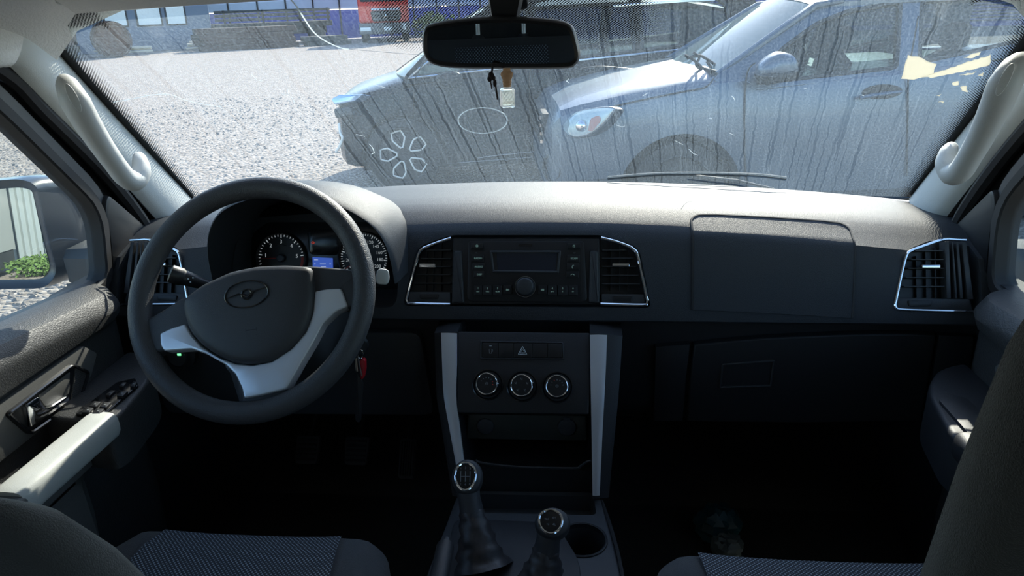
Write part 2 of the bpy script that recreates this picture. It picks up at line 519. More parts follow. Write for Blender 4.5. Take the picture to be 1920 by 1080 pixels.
# peeling sticker on the glass, right of the windshield
m_stick = thin('cream_sticker_paper', (.80, .77, .68))
st = thing('torn_sticker', 'torn cream sticker remains on the right side of the windshield', 'sticker', wspx(1770, 140, -.002))
def shard(p):
    N = []
    for i in range(len(p)):
        a, c = V(p[i]), V(p[(i + 1) % len(p)])
        k = max(2, int((c - a).length / 6))
        for j in range(k):
            q = a.lerp(c, j / k); N.append((q.x + random.uniform(-1.3, 1.3), q.y + random.uniform(-1.3, 1.3)))
    bb = B(); f = [wspx(x, y, -.0012) for x, y in N]; g = [q + V((0, -.0006, -.0006)) for q in f]
    bb.loft([f, g]); bb.obj('sticker_scrap', m_stick, st)
for p in [[(1690, 148), (1703, 103), (1722, 107), (1756, 121), (1750, 137), (1722, 146), (1706, 149)],
          [(1728, 144), (1760, 134), (1790, 124), (1822, 114), (1858, 102), (1856, 122), (1830, 128), (1800, 134), (1778, 140), (1752, 145)],
          [(1806, 108), (1818, 103), (1838, 98), (1836, 104), (1818, 108)], [(1800, 140), (1822, 136), (1830, 133), (1824, 140)],
          [(1832, 140), (1846, 136), (1842, 142)], [(1784, 155), (1796, 151), (1798, 158), (1788, 160)], [(1800, 164), (1812, 160), (1814, 172), (1804, 170)],
          [(1756, 178), (1764, 177), (1762, 180)], [(1760, 190), (1770, 189), (1768, 193)]]: shard(p)

# ---- roof, header and sun visor
b = B(); rows = []
for j in range(25):
    t = j / 24; y = lerp(1.20, -1.45, t)
    zc = interp(y, [-1.45, .3, .8, 1.05, 1.20], [1.80, 1.83, 1.80, 1.735, 1.672])
    rows.append([V((u * .80, y + .04 * (1 - u * u) * (1 if y > 1 else 0), zc - .022 * u * u - .10 * max(0, abs(u) - .80) ** 2 / .04)) for u in [-1 + 2 * i / 20 for i in range(21)]])
b.sheet(rows, (0, .01, .045))
struct(b.obj('ceiling', m_head, sharp=60), 'light grey headliner with a grained surface')
# sun visor above the driver, its lower edge along the top of the glass
vi = thing('sun_visor', 'grey sun visor folded up along the top left of the windshield', 'sun visor', (-.42, 1.12, 1.66))
vt = spl([aty(142, 26, 1.10), aty(200, 21, 1.10), aty(330, 12, 1.10), aty(540, -1, 1.11), aty(640, -10, 1.11)], 6)
b = B(); secs = []
for i, p in enumerate(vt):
    k = 1 if 0 < i < len(vt) - 1 else .75
    secs.append([p + V((0, dy * k, dz * k)) for dy, dz in ((0, 0), (.012, .003), (.014, .02), (-.10, .075), (-.115, .07), (-.112, .055))])
b.loft(secs); b.obj('visor_board', m_head, vi)
b = B(); b.tube([vt[0] + V((-.03, .01, .02)), vt[0] + V((.02, .004, .012))], .006, 8); b.obj('hinge_pin', m_trim, vi)

# ---- floor, firewall, walls
b = B()
b.sheet([[V((x, y, FLOOR + (0 if y < 1.45 else (y - 1.45) * .75))) for x in (-.80, -.5, -.2, .2, .5, .80)] for y in (-1.45, -.5, .4, 1.0, 1.45, 1.75)], (0, 0, -.05))
struct(b.obj('floor', m_carpet), 'black carpeted car floor')
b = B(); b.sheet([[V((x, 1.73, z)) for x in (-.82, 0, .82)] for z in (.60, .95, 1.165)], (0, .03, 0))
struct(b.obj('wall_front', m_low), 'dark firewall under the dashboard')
b = B(); b.sheet([[V((x, -1.40, z)) for x in (-.82, 0, .82)] for z in (.50, 1.1, 1.80)], (0, -.04, 0))
struct(b.obj('wall_back', m_low), 'dark rear cabin wall')
for nm, mi, lab in (('wall_left', False, 'dark rear door and pillars behind the driver'), ('wall_right', True, 'dark rear door and pillars behind the passenger')):
    f = Fr((-.80, 0, 0), (0, 1, 0), (1, 0, 0))
    b = B(); b.box(f, -1.44, .02, .50, 1.20, -.04, .02, .006)
    b.box(f, -1.44, -1.02, 1.18, 1.80, -.04, .02, .006); b.box(f, -.03, .14, .5, 1.80, -.05, .03, .01); b.box(f, -1.44, 1.0, 1.645, 1.80, -.04, .02, .006)
    b.box(f, 1.14, 1.72, .50, 1.19, -.04, .003, .0)
    struct(b.obj(nm, m_low, mirror=mi), lab)
    b = B(); b.box(f, -1.02, -.03, 1.20, 1.645, -.022, -.018)
    struct(b.obj('window_4' if not mi else 'window_5', m_side, mirror=mi), 'rear side window glass')
# unseen bonnet slab, added only to keep daylight out from under the dashboard
b = B(); b.sheet([[V((x, y, z - .06 * abs(x) ** 2)) for x in (-.8, -.4, 0, .4, .8)] for y, z in ((1.79, 1.11), (1.9, 1.08), (2.3, .97), (2.6, .80))], (0, 0, -.03))
tag(b.obj('bonnet', mat('dark_bonnet_paint', (.03, .035, .045), .25)), 'unseen dark bonnet slab ahead of the windshield, added to block daylight', 'bonnet')

# ---- windshield pillars with grab handles
def pillar(mi):
    n = 14
    I = spl([V((-.785, 1.585, 1.245)), V((-.789, 1.40, 1.440)), V((-.782, 1.26, 1.572)), V((-.770, 1.16, 1.655))], 5)
    O = spl([atx(304, 424, -.792), atx(228, 340, -.792), atx(120, 228, -.790), atx(20, 126, -.785)], 5)
    b = B(); secs = []
    for i in range(len(I)):
        p, q = I[i], O[i]; nn = V((.72, -.55, .1)).normalized()
        ring = [p.lerp(q, k / 8) + nn * .026 * (math.sin(math.pi * k / 8) ** .6) for k in range(9)]
        ring += [q + V((-.03, .03, 0)), p + V((-.03, .02, 0))]
        secs.append(ring)
    b.loft(secs)
    tr = struct(b.obj('trim_1' if not mi else 'trim_2', m_trim, mirror=mi, sharp=50), 'pale grey windshield pillar trim, ' + ('driver side' if not mi else 'passenger side'))
    b = B(); b.sheet([[I[i] + V((-.012, .02, .012)), I[i].lerp(O[i], .5) + V((-.03, .03, 0)), O[i] + V((-.022, .012, -.01)), O[i] + V((-.022, -.035, -.045))] for i in range(len(I))], (-.012, 0, 0))
    b.obj('pillar_body', m_black, tr, mirror=mi)
    # roof corner above the pillar
    b = B(); secs = []
    for i in range(8):
        t = i / 7
        p = V((-.774, 1.155, 1.648)).lerp(V((-.790, .60, 1.72)), t); q = atx(20, 126, -.785).lerp(V((-.80, .60, 1.60)), t)
        nn = V((.72, -.55 * (1 - t), -.1)).normalized()
        ring = [p.lerp(q, k / 8) + nn * lerp(.030, .05, t) * (math.sin(math.pi * k / 8) ** .6) for k in range(9)] + [q + V((-.03, .03, 0)), p + V((-.03, .03, .04))]
        secs.append(ring)
    b.loft(secs)
    struct(b.obj('trim_3' if not mi else 'trim_4', m_head, mirror=mi, sharp=50), 'grained grey roof corner above the pillar, ' + ('driver side' if not mi else 'passenger side'))
    # grab handle
    P = [(120, 148, 1.135, .008), (127, 162, 1.110, .017), (142, 192, 1.098, .0215), (162, 228, 1.120, .0205), (190, 272, 1.155, .0185), (215, 307, 1.185, .0175), (236, 333, 1.212, .018), (253, 338, 1.235, .019), (264, 322, 1.252, .017), (263, 304, 1.265, .014), (260, 294, 1.285, .010)]
    pts = spl([V((*aty(x, y, Y),)) for x, y, Y, r in P], 4)
    rr = [interp(i / 4, list(range(len(P))), [q[3] for q in P]) for i in range(len(pts))]
    h = thing('grab_handle', 'pale grey moulded grab handle on the ' + ('left' if not mi else 'right') + ' windshield pillar', 'grab handle', V((pts[0].x * (-1 if mi else 1), pts[0].y, pts[-1].z)), 'pillar grab handles')
    b = B(); b.tube(pts, rr, 14); b.obj('grip', m_handle, h, mirror=mi, sharp=80)
    b = B()
    e = [(.006 * math.cos(a), .022 * math.sin(a)) for a in [2 * math.pi * k / 20 for k in range(20)]]
    i0 = 7; dc = (CAM - pts[i0]).normalized(); f = Fr(pts[i0] + dc * (rr[i0] - .0018), (pts[i0 + 2] - pts[i0 - 2]).cross(dc), dc)
    b.prism(f, e, -.003, .003, .001); b.obj('screw_cover', m_handle, h, mirror=mi)
pillar(False); pillar(True)

# ---- front doors
def door(mi):
    s_ = 'driver' if not mi else 'passenger'
    k = -1 if mi else 1
    d = sroot('door_1' if not mi else 'door_2', 'dark ' + s_ + ' door with grey armrest and chrome lever', (-.76 * k, .7, .6))
    f = Fr((-.795, 0, 0), (0, 1, 0), (1, 0, 0))
    op = rnd([(1.236, 1.185), (1.264, 1.313), (1.083, 1.521), (1.0, 1.598), (.88, 1.640), (.15, 1.645), (.15, 1.19)], [.03, .05, .1, .1, .1, .02, .01], 4)
    b = B(); b.hollow(f, inset(ccw(op), -.020), .022, -.03, .006, .003); b.obj('window_frame', m_rubber, d, mirror=mi)
    b = B(); b.hollow(f, inset(ccw(op), -.046), .024, -.03, -.004, .003); b.obj('door_frame', mat('grey_door_frame', (.055, .058, .062), .4), d, mirror=mi)
    # rubber seal round the doorway
    sp = spl([atx(300, 480, -.80), atx(262, 408, -.797), atx(190, 318, -.797), atx(80, 208, -.797), atx(0, 132, -.797), V((-.80, .95, 1.655)), V((-.80, .6, 1.675)), V((-.80, .2, 1.68))], 5)
    b = B(); b.tube(sp, .013, 8); b.obj('door_seal', m_rubber, d, mirror=mi)
    # sail panel in the corner ahead of the window
    b = B(); b.prism(f, rnd([(1.245, 1.192), (1.275, 1.315), (1.292, 1.338), (1.40, 1.235), (1.40, 1.192)], .012, 3), -.03, .006, .006); b.obj('mirror_corner_panel', m_black, d, mirror=mi)
    # main panel, lofted along the door
    b = B(); secs = []
    for y in (.10, .4, .7, .9, 1.0, 1.1, 1.16, 1.195, 1.212):
        dz = -(y - .965) * .076; dx = -.028 * max(0, (y - 1.16) / .052) ** 2
        pr = [(-.83, 1.205 + dz), (-.800, 1.208 + dz), (-.775, 1.207 + dz), (-.752, 1.198 + dz), (-.738, 1.178 + dz), (-.736, 1.165 + dz * .8), (-.742, 1.136), (-.752, 1.131), (-.752, 1.05), (-.752, .90), (-.745, .75), (-.75, .60), (-.83, .60)]
        secs.append([V((x + dx, y, z)) for x, z in pr])
    b.loft(secs); b.obj('door_panel', m_door, d, mirror=mi, sharp=28)
    fd = Fr((-.752, 0, 0), (0, 1, 0), (1, 0, 0))
    # grey band around the opener
    b = B(); b.prism(fd, rnd(fd.pts([(-110, 836), (156, 648), (183, 662), (172, 705), (110, 780), (0, 868), (-110, 950)], .006), .006, 3), -.004, .006, .002); b.obj('handle_band', m_doorg, d, mirror=mi)
    bz = rnd(fd.pts([(13, 777), (138, 681), (171, 696), (154, 750), (59, 817)], .012), .010, 4)
    b = B(); b.hollow(fd, bz, .0055, -.002, .013, .0018); be = b.obj('opener_bezel', m_gloss, d, mirror=mi)
    b = B(); b.prism(fd, inset(ccw(bz), .004), -.002, .0075); b.obj('opener_recess', m_black, d, mirror=mi)
    b = B(); b.prism(fd, rnd(fd.pts([(143, 688), (167, 698), (153, 744), (134, 757)], .010), .002, 2), .006, .0095, .0006); g = b.obj('speaker_grille', m_mesh, d, mirror=mi)
    uvmap(g, lambda p: (p.y, p.z))
    b = B(); b.prism(fd, rnd(fd.pts([(50, 760), (73, 743), (79, 757), (86, 765), (100, 760), (128, 741), (131, 751), (60, 802)], .016), .003, 3), .008, .017, .003); b.obj('door_lever', m_chrome, d, mirror=mi)
    b = B(); b.prism(fd, rnd(fd.pts([(74, 741), (133, 697), (131, 738), (98, 759), (87, 761)], .010), .003, 3), .0075, .0088, .0005); b.obj('finger_cup', m_doorg, d, mirror=mi)
    # armrest: front block with the switches, rear block, grab bar and the open cup between
    fz = Fr((0, 0, 1.045), (1, 0, 0), (0, 0, 1))
    b = B()
    b.prism(fz, rnd([(-.756, .955), (-.636, .940), (-.630, .97), (-.650, 1.10), (-.70, 1.175), (-.756, 1.20)], [.01, .012, .02, .04, .06, .02], 4), -.075, .012, .008, 3)
    b.obj('armrest_pad', m_door if not mi else m_low, d, mirror=mi)  # passenger side in near-black plastic, shade put into its colour
    b = B(); b.prism(fz, rnd([(-.756, .50), (-.640, .50), (-.634, .775), (-.756, .80)], [.01, .03, .02, .01], 4), -.075, .012, .008, 3); b.obj('armrest', m_doorg if not mi else m_low, d, mirror=mi)  # passenger armrest coloured darker to stand for shade
    b = B(); b.box(fz, -.756, -.684, .79, .965, -.075, -.055, .004); b.obj('pull_cup_floor', m_doorg, d, mirror=mi)
    b = B(); secs = []
    for y in (.755, .765, .80, .87, .93, .955, .962):
        e = .9 if y in (.755, .962) else 1
        cx = lerp(-.660, -.656, (y - .75) / .2)
        secs.append([V((cx + .027 * e * math.copysign(abs(math.cos(a)) ** .6, math.cos(a)), y, 1.042 + (.024 if math.sin(a) > 0 else .022) * e * math.copysign(abs(math.sin(a)) ** .6, math.sin(a)))) for a in [2 * math.pi * q / 20 for q in range(20)]])
    b.loft(secs); b.obj('grab_bar', m_bar if not mi else m_low, d, mirror=mi, sharp=60)  # driver bar pale, passenger bar darkened in colour as if shaded
    fs = Fr((0, 0, 1.057), (1, 0, 0), (0, 0, 1))
    b = B(); b.prism(fs, rnd(fs.pts([(141, 777), (152, 764), (172, 752), (219, 717), (253, 709), (260, 722), (208, 767), (193, 781)], .004), .004, 3), -.004, .005, .0015); b.obj('switch_plate', m_gloss if not mi else m_low, d, mirror=mi)  # passenger plate also takes the darker shade colour
    def btn(poly, lab=None):
        bb = B(); bb.prism(fs, rnd(fs.pts(poly, .009), .0015, 2), .004, .0095, .0015); o = bb.obj('window_switch', m_black, d, mirror=mi)
        if not mi:
            cx = sum(p[0] for p in poly) / 4; cy = sum(p[1] for p in poly) / 4
            bb = B(); bb.prism(fs, fs.pts([(cx - 2.6, cy + .8), (cx - 1.2, cy - 1.1), (cx + 2.4, cy - 1.3), (cx + 1.2, cy + .6)], .0097), .0094, .0098); bb.obj('switch_mark', m_dim, o)
    for p in ([(152, 773), (163, 763), (176, 764), (168, 774)], [(172, 775), (180, 765), (196, 766), (187, 776)],
              [(166, 762), (176, 752), (190, 753), (180, 763)], [(185, 763), (194, 753), (209, 754), (199, 764)],
              [(197, 740), (208, 731), (217, 732), (206, 742)], [(218, 742), (227, 732), (240, 733), (230, 743)],
              [(222, 724), (230, 716), (238, 717), (231, 725)], [(243, 724), (250, 714), (257, 716), (252, 725)])[:1 if mi else 8]: btn(p)
    # map pocket
    b = B(); rows = []
    for y in (.46, .6, .8, .92, .97, .985):
        xo = -.690 - .05 * max(0, (y - .92) / .065)
        rows.append([V((xo - .010, y, .955 - .0 * y)), V((xo, y, .945)), V((xo + .004, y, .85)), V((xo - .01, y, .68)), V((-.75, y, .62))])
    b.sheet(rows, (-.006, 0, -.002)); b.obj('map_pocket', m_doorg, d, mirror=mi)
    # glass
    b = B(); b.prism(f, inset(ccw(op), -.006), -.020, -.016)
    w = b.obj('window_2' if not mi else 'window_3', m_side, mirror=mi)
    struct(w, s_ + ' door window glass')
door(False); door(True)

# ---- exterior mirrors on both doors
m_house = mat('exterior_mirror_housing', (.030, .036, .050), .28, bump=(60, .1, 3), coat=.3)
def exmirror(mi):
    k = -1 if mi else 1
    t = thing('exterior_mirror', 'dark exterior mirror outside the ' + ('driver' if not mi else 'passenger') + ' window', 'mirror', (-.95 * k, 1.35, 1.12), 'exterior mirrors')
    C0 = V((-1.03, 1.31, 1.285))
    dn = (C0 - CAM).normalized(); nn = (V((-.30, -.95, -.035)).normalized() - dn).normalized()
    f = Fr(C0, (1, 0, 0), nn)
    out = rnd(f.pts([(-95, 356), (40, 345), (66, 352), (85, 440), (102, 505), (85, 528), (-95, 531)], 0), [.05, .012, .03, .1, .02, .02, .05], 5)
    b = B()
    gl = inset(ccw(out), .006)
    hl = inset(ccw(out), -.008)
    cx = sum(p[0] for p in hl) / len(hl); cy = sum(p[1] for p in hl) / len(hl)
    rings = []
    for c, s_, sx in ((.004, 1, 0), (.010, 1.03, 0), (-.01, 1.06, .004), (-.05, 1.05, .016), (-.09, .96, .030), (-.125, .78, .036), (-.145, .5, .036), (-.150, .15, .036)):
        rings.append([f.p(cx + (x - cx) * s_ + sx, cy + (y - cy) * s_, c) for x, y in hl])
    rings.insert(0, [f.p(x, y, .0) for x, y in gl])
    b.loft(rings); b.obj('housing', m_house, t, mirror=mi, sharp=60)
    b = B(); b.prism(f, gl, .0005, .0015); b.obj('mirror_glass', m_mirror, t, mirror=mi)
    b = B()
    a0, a1 = aty(150, 490, 1.36), V((-.81, 1.33, 1.175))
    secs = []
    for q in range(6):
        p = a0.lerp(a1, q / 5); h_ = .036 + .004 * q
        secs.append([p + V((0, dy * .045, dz * h_)) for dy, dz in ((-1, -.8), (-1, .6), (-.7, 1), (.7, 1), (1, .6), (1, -.8), (.7, -1), (-.7, -1))])
    b.loft(secs); b.obj('mount_arm', m_plast, t, mirror=mi)
exmirror(False); exmirror(True)

# ---- wiper lying at the base of the windshield
wp = thing('windshield_wiper', 'wiper blade and arm resting at the base of the windshield', 'wiper', wspx(1300, 336, .02))
b = B(); b.tube([wspx(x, y, .012) for x, y in S2([(1140, 333), (1230, 326), (1330, 325), (1420, 328), (1474, 334)])], .0035, 8); b.obj('wiper_blade', mat('dusty_wiper_rubber', (.16, .17, .16), .7), wp)
b = B(); b.tube([wspx(x, y, .03) for x, y in ((1290, 328), (1380, 338), (1450, 354))], .003, 8); b.obj('wiper_arm', m_plast, wp)

# ================================================================ dashboard
FP = Fr((0, 1.235, 1.147), (1, 0, 0), (0, -1, .45))      # the sloping front face
def cut(o, cutters):
    """carve openings out of a mesh with boolean solids"""
    for c in cutters:
        md = o.modifiers.new('cut', 'BOOLEAN'); md.object = c; md.solver = 'EXACT'
    bpy.context.view_layer.update()
    dg = bpy.context.evaluated_depsgraph_get()
    me = bpy.data.meshes.new_from_object(o.evaluated_get(dg))
    o.modifiers.clear(); old = o.data; o.data = me
    for c in cutters: bpy.data.objects.remove(c)
    me.shade_smooth(); me.set_sharp_from_angle(angle=R(32))

def dprof(x):
    dz = -.048 * (x / .8) ** 2
    yf = lambda z: 1.235 + (z - 1.147) * .45
    z5 = 1.252 + dz
    return [(1.66, 1.20), (1.655, 1.268 + dz), (1.60, 1.284 + dz), (1.53, 1.291 + dz), (1.47, 1.294 + dz), (1.42, 1.297 + dz), (1.375, 1.295 + dz), (1.345, 1.289 + dz), (1.320, 1.278 + dz), (yf(z5) + .012, z5 + .012), (yf(z5), z5 - .006),
            (yf(1.20), 1.20), (yf(1.15), 1.15), (yf(1.125), 1.125), (yf(1.118) + .001, 1.1165), (1.228, 1.1115), (1.25, 1.108), (1.42, 1.10)]
XS = [-.80 + 1.6 * i / 64 for i in range(65)]
dash = thing('dashboard', 'dark grey textured dashboard running the full width of the car', 'dashboard', (0, 1.35, .80))
b = B()
b.loft([[V((x, y, z)) for y, z in dprof(x)] for x in XS])
dbody = b.obj('dash_body', m_dash, dash, sharp=32)
def cutter(fr, out, c0, c1):
    bb = B(); bb.prism(fr, out, c0, c1); o = bb.obj('cutter', None, dash); return o
REC = rnd(FP.pts([(756, 573), (782, 462), (846, 440), (1127, 440), (1198, 462), (1221, 577)]), [.010, .02, .01, .01, .02, .010], 4)
VR = rnd(FP.pts([(1676, 581), (1702, 468), (1768, 444), (1836, 444), (1842, 588)]), [.010, .014, .006, .002, .002], 4)
VR2 = [(-a, b_) for a, b_ in VR]
WY = Fr((-.3945, 0, 0), (1, 0, 0), (0, -1, 0))      # looking along the car at the cluster opening: a = x, b = z
CL = rnd([(-.158, 1.135), (.158, 1.135), (.160, 1.215), (.138, 1.285), (.120, 1.36), (-.135, 1.36), (-.150, 1.285), (-.158, 1.22)], .02, 3)
cut(dbody, [cutter(FP, REC, -.034, .05), cutter(FP, VR, -.034, .05), cutter(FP, VR2, -.034, .05), cutter(WY, CL, -1.36, -1.10)])

# raised instrument hood
arch = spl([V((-.5645, 0, 1.195)), V((-.5625, 0, 1.245)), V((-.552, 0, 1.290)), V((-.528, 0, 1.325)), V((-.49, 0, 1.346)), V((-.44, 0, 1.358)), V((-.385, 0, 1.360)), V((-.33, 0, 1.349)), V((-.285, 0, 1.328)), V((-.252, 0, 1.302)), V((-.234, 0, 1.272)), V((-.2265, 0, 1.235)), V((-.2245, 0, 1.195))], 4)
def archo(y, s, dz=0, keep=1.195):
    c = V((-.3945, 0, 1.20)); o = []
    for p in arch:
        q = c + (p - c) * s; o.append(V((q.x, y + .10 * max(0, 1.26 - q.z), max(1.15, q.z + dz * min(1, max(0, (p.z - keep) / .1))))))
    return o
b = B(); rr = [b.ring(r) for r in (archo(1.345, .93, -.03), archo(1.24, .955, -.006), archo(1.196, .97), archo(1.190, .985), archo(1.194, 1.0), archo(1.21, 1.015), archo(1.25, 1.04, -.002), archo(1.30, 1.06, -.012), archo(1.36, 1.08, -.030), archo(1.43, 1.10, -.060), archo(1.50, 1.12, -.10))]
for p, q in zip(rr, rr[1:]): b.bridge(p, q, False)
b.obj('instrument_hood', m_dash, dash, sharp=45)

# passenger airbag lid on the curved face
def dsurf(x, s):
    """point of the dash surface, s metres down from the crest along the profile"""
    P = [V((x, y, z)) for y, z in dprof(x)][6:15]
    for i in range(len(P) - 1):
        l_ = (P[i + 1] - P[i]).length
        if s <= l_ or i == len(P) - 2:
            t = (P[i + 1] - P[i]) / l_; return P[i] + t * s, V((0, t.z, -t.y)) * (1 if t.z < 0 and False else 1)
        s -= l_
def dpt(x, s, off):
    p, n_ = dsurf(x, s)
    p2, n2 = dsurf(x, s + .012); p1, n1 = dsurf(x, max(0, s - .012))
    t = (p2 - p1).normalized(); n_ = V((0, t.z, -t.y)).normalized()
    if n_.y > 0: n_ = -n_
    return p + n_ * off
s0, s1 = .038, .226
def lid_x(s):
    k = (s - s0) / (s1 - s0)
    l, r_ = lerp(.3005, .2985, k), lerp(.578, .566, k)
    rad = .022; q = s - s0
    if q < rad:
        dx = rad - math.sqrt(max(0, rad * rad - (rad - q) ** 2)); l += dx; r_ -= dx
    return l, r_
SS = [s0 + q for q in (0, .001, .003, .007, .012, .017, .022)] + [s0 + .022 + (s1 - s0 - .022) * k / 16 for k in range(1, 17)]
rows = []; edge_l = []; edge_r = []
for s_ in SS:
    l, r_ = lid_x(s_); rows.append([dpt(lerp(l, r_, k / 14), s_, .0022) for k in range(15)])
    edge_l.append(dpt(l - .0018, s_, .0008)); edge_r.append(dpt(r_ + .0018, s_, .0008))
b = B(); b.sheet(rows, (0, .006, -.003)); b.obj('airbag_lid', m_dash, dash, sharp=30)['label'] = 'passenger airbag lid set in the dash face'
b = B(); b.tube(edge_l[::-1] + [dpt(lerp(*lid_x(s0), k / 10), s0 - .0018, .0008) for k in range(1, 10)] + edge_r, .0027, 6); b.obj('airbag_lid_seam', m_rubber, dash)

# lower half
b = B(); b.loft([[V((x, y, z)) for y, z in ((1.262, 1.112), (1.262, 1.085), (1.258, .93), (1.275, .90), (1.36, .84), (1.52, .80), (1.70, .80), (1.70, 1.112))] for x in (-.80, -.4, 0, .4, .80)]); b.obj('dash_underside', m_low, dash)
GB = Fr((0, 1.256, 1.09), (1, 0, 0), (0, -1, -.02))
b = B(); top = S2([(1300, 641), (1420, 630), (1560, 623), (1680, 621), (1750, 624)], 4)
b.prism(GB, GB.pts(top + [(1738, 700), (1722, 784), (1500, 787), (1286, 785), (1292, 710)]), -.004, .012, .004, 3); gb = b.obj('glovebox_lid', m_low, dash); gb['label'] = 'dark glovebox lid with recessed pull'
b = B(); b.hollow(GB, rnd(GB.pts([(1353, 681), (1453, 674), (1446, 724), (1348, 727)], .012), .004, 3), .0035, .011, .0155, .001); b.obj('glovebox_pull', m_plast, gb)
b = B(); b.prism(GB, GB.pts([(1757, 624), (1822, 628), (1815, 700), (1800, 784), (1730, 784), (1745, 700)]), -.004, .009, .003); b.obj('end_panel', m_low, dash)
b = B(); b.prism(GB, GB.pts([(1228, 646), (1293, 641), (1285, 710), (1279, 785), (1225, 785)]), -.004, .010, .003); b.obj('knee_panel', m_low, dash)
# driver side: knee panel with a column cut-out and the lamp switch
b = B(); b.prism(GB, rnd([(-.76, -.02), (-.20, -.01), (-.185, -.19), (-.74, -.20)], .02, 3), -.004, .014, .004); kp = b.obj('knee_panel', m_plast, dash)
lf = Fr(aty(340, 664, 1.235), (1, 0, 0), (0, -1, .1))
b = B(); b.lathe(lf, [(.030, -.01), (.030, .004), (.026, .008), (.022, .008), (.020, .016), (.018, .018)], 28); lk = b.obj('light_switch_knob', m_plast, dash)
b = B(); b.box(lf, .003, .010, .004, .010, .0165, .0190); b.obj('green_indicator', emit('green_indicator', (.15, .9, .3), 1.2), lk)

# centre stack
L1 = Fr((0, 1.183, 1.112), (1, 0, 0), (0, -.82, .573))
L2 = Fr((0, 1.120, 1.018), (1, 0, 0), (0, -.904, .428))
b = B(); b.prism(L1, rnd(L1.pts([(858, 621), (1106, 624), (1107, 700), (1104, 777), (856, 774), (858, 700)]), .003, 2), -.06, .0, .003); cp = b.obj('console_panel', m_low, dash)
ch = []
for sx, inn, out in ((-1, [(858, 622), (857, 742), (872, 870), (878, 932)], [(812, 622), (816, 742), (836, 870), (846, 932)]), (1, [(1106, 624), (1107, 746), (1110, 870), (1111, 935)], [(1168, 628), (1160, 746), (1148, 870), (1142, 935)])):
    b = B(); secs = []
    for i in range(4):
        f = L1 if i < 2 else L2
        a, c = f.px(*inn[i]), f.px(*out[i])
        P, Q = f.p(*a, -.001), f.p(*c, -.012); bk = V((0, .12, 0))
        secs.append([P, P.lerp(Q, .75) + f.z * .004, Q, Q + bk, P + bk])
    b.loft(secs); b.obj('stack_cheek', m_low, dash)
    strip_in = {-1: [(857, 626), (857, 684), (856, 742), (863, 800), (871, 866), (876, 905)], 1: [(1106, 629), (1107, 684), (1108, 746), (1109, 800), (1110, 866), (1111, 928)]}[sx]
    strip_out = {-1: [(828, 625), (830, 684), (833, 742), (843, 800), (855, 866), (862, 905)], 1: [(1138, 629), (1136, 684), (1133, 746), (1130, 800), (1127, 866), (1124, 928)]}[sx]
    rows = []
    for i in range(6):
        f = L1 if i < 2 else L2
        if i == 2: f = L2
        A, Cc = f.px(*strip_in[i]), f.px(*strip_out[i])
        P, Q = f.p(*A), f.p(*Cc)
        rows.append([P - f.z * .002, P + f.z * .006, P.lerp(Q, .5) + f.z * .008, Q + f.z * .005, Q - f.z * .006])
    sm = [[p for p in col] for col in zip(*[spl([r[k] for r in rows], 4) for k in range(5)])]
    b = B(); b.sheet(sm, (0, .004, -.002)); b.obj('silver_strip', m_silver, dash, sharp=50)
# socket panel, cubby and front of the tunnel
SK = Fr((0, 1.125, .95), (1, 0, 0), (0, -1, .12))
b = B(); b.prism(SK, rnd(SK.pts([(878, 777), (1099, 780), (1100, 827), (875, 823)]), .003, 2), -.02, .0, .002)
sp_ = b.obj('socket_panel', mat('olive_black_panel', (.030, .034, .030), .5), dash)
for cx, cy, rr_ in ((910, 799, 15.5), (1063, 801, 17)):
    f = SK.at(*SK.px(cx, cy)); k = (V(SK.px(cx + rr_, cy)) - V(SK.px(cx, cy))).length
    b = B(); b.lathe(f, [(k * 1.06, -.001), (k * 1.06, .0012), (k, .0028), (k * .9, .0036), (k * .3, .004)], 28); so = b.obj('socket_cap', m_plast, sp_)
    if cx > 1000:
        b = B(); b.box(f, -k * .35, k * .35, k * .85, k * 1.25, .001, .0045, .001); b.obj('cap_tab', m_plast, so)
b = B(); f = SK
b.sheet([[V((x, y, z)) for x in (-.115, 0, .115)] for y, z in ((1.20, .92), (1.20, .875), (1.09, .868))], (0, .0, -.006)); b.obj('cubby_floor', m_low, dash)
b = B(); b.tube([aty(x, y, 1.075) for x, y in S2([(892, 862), (906, 868), (980, 876), (1075, 878), (1088, 874), (1100, 866), (1108, 864)])], .0022, 6); b.obj('cubby_lip', m_plast, dash)
b = B(); b.sheet([[V((x, y, z)) for x in (-.118, 0, .125)] for y, z in ((1.082, .896), (1.080, .86), (1.074, .82))], (0, .01, 0)); b.obj('tunnel_panel', m_low, dash)

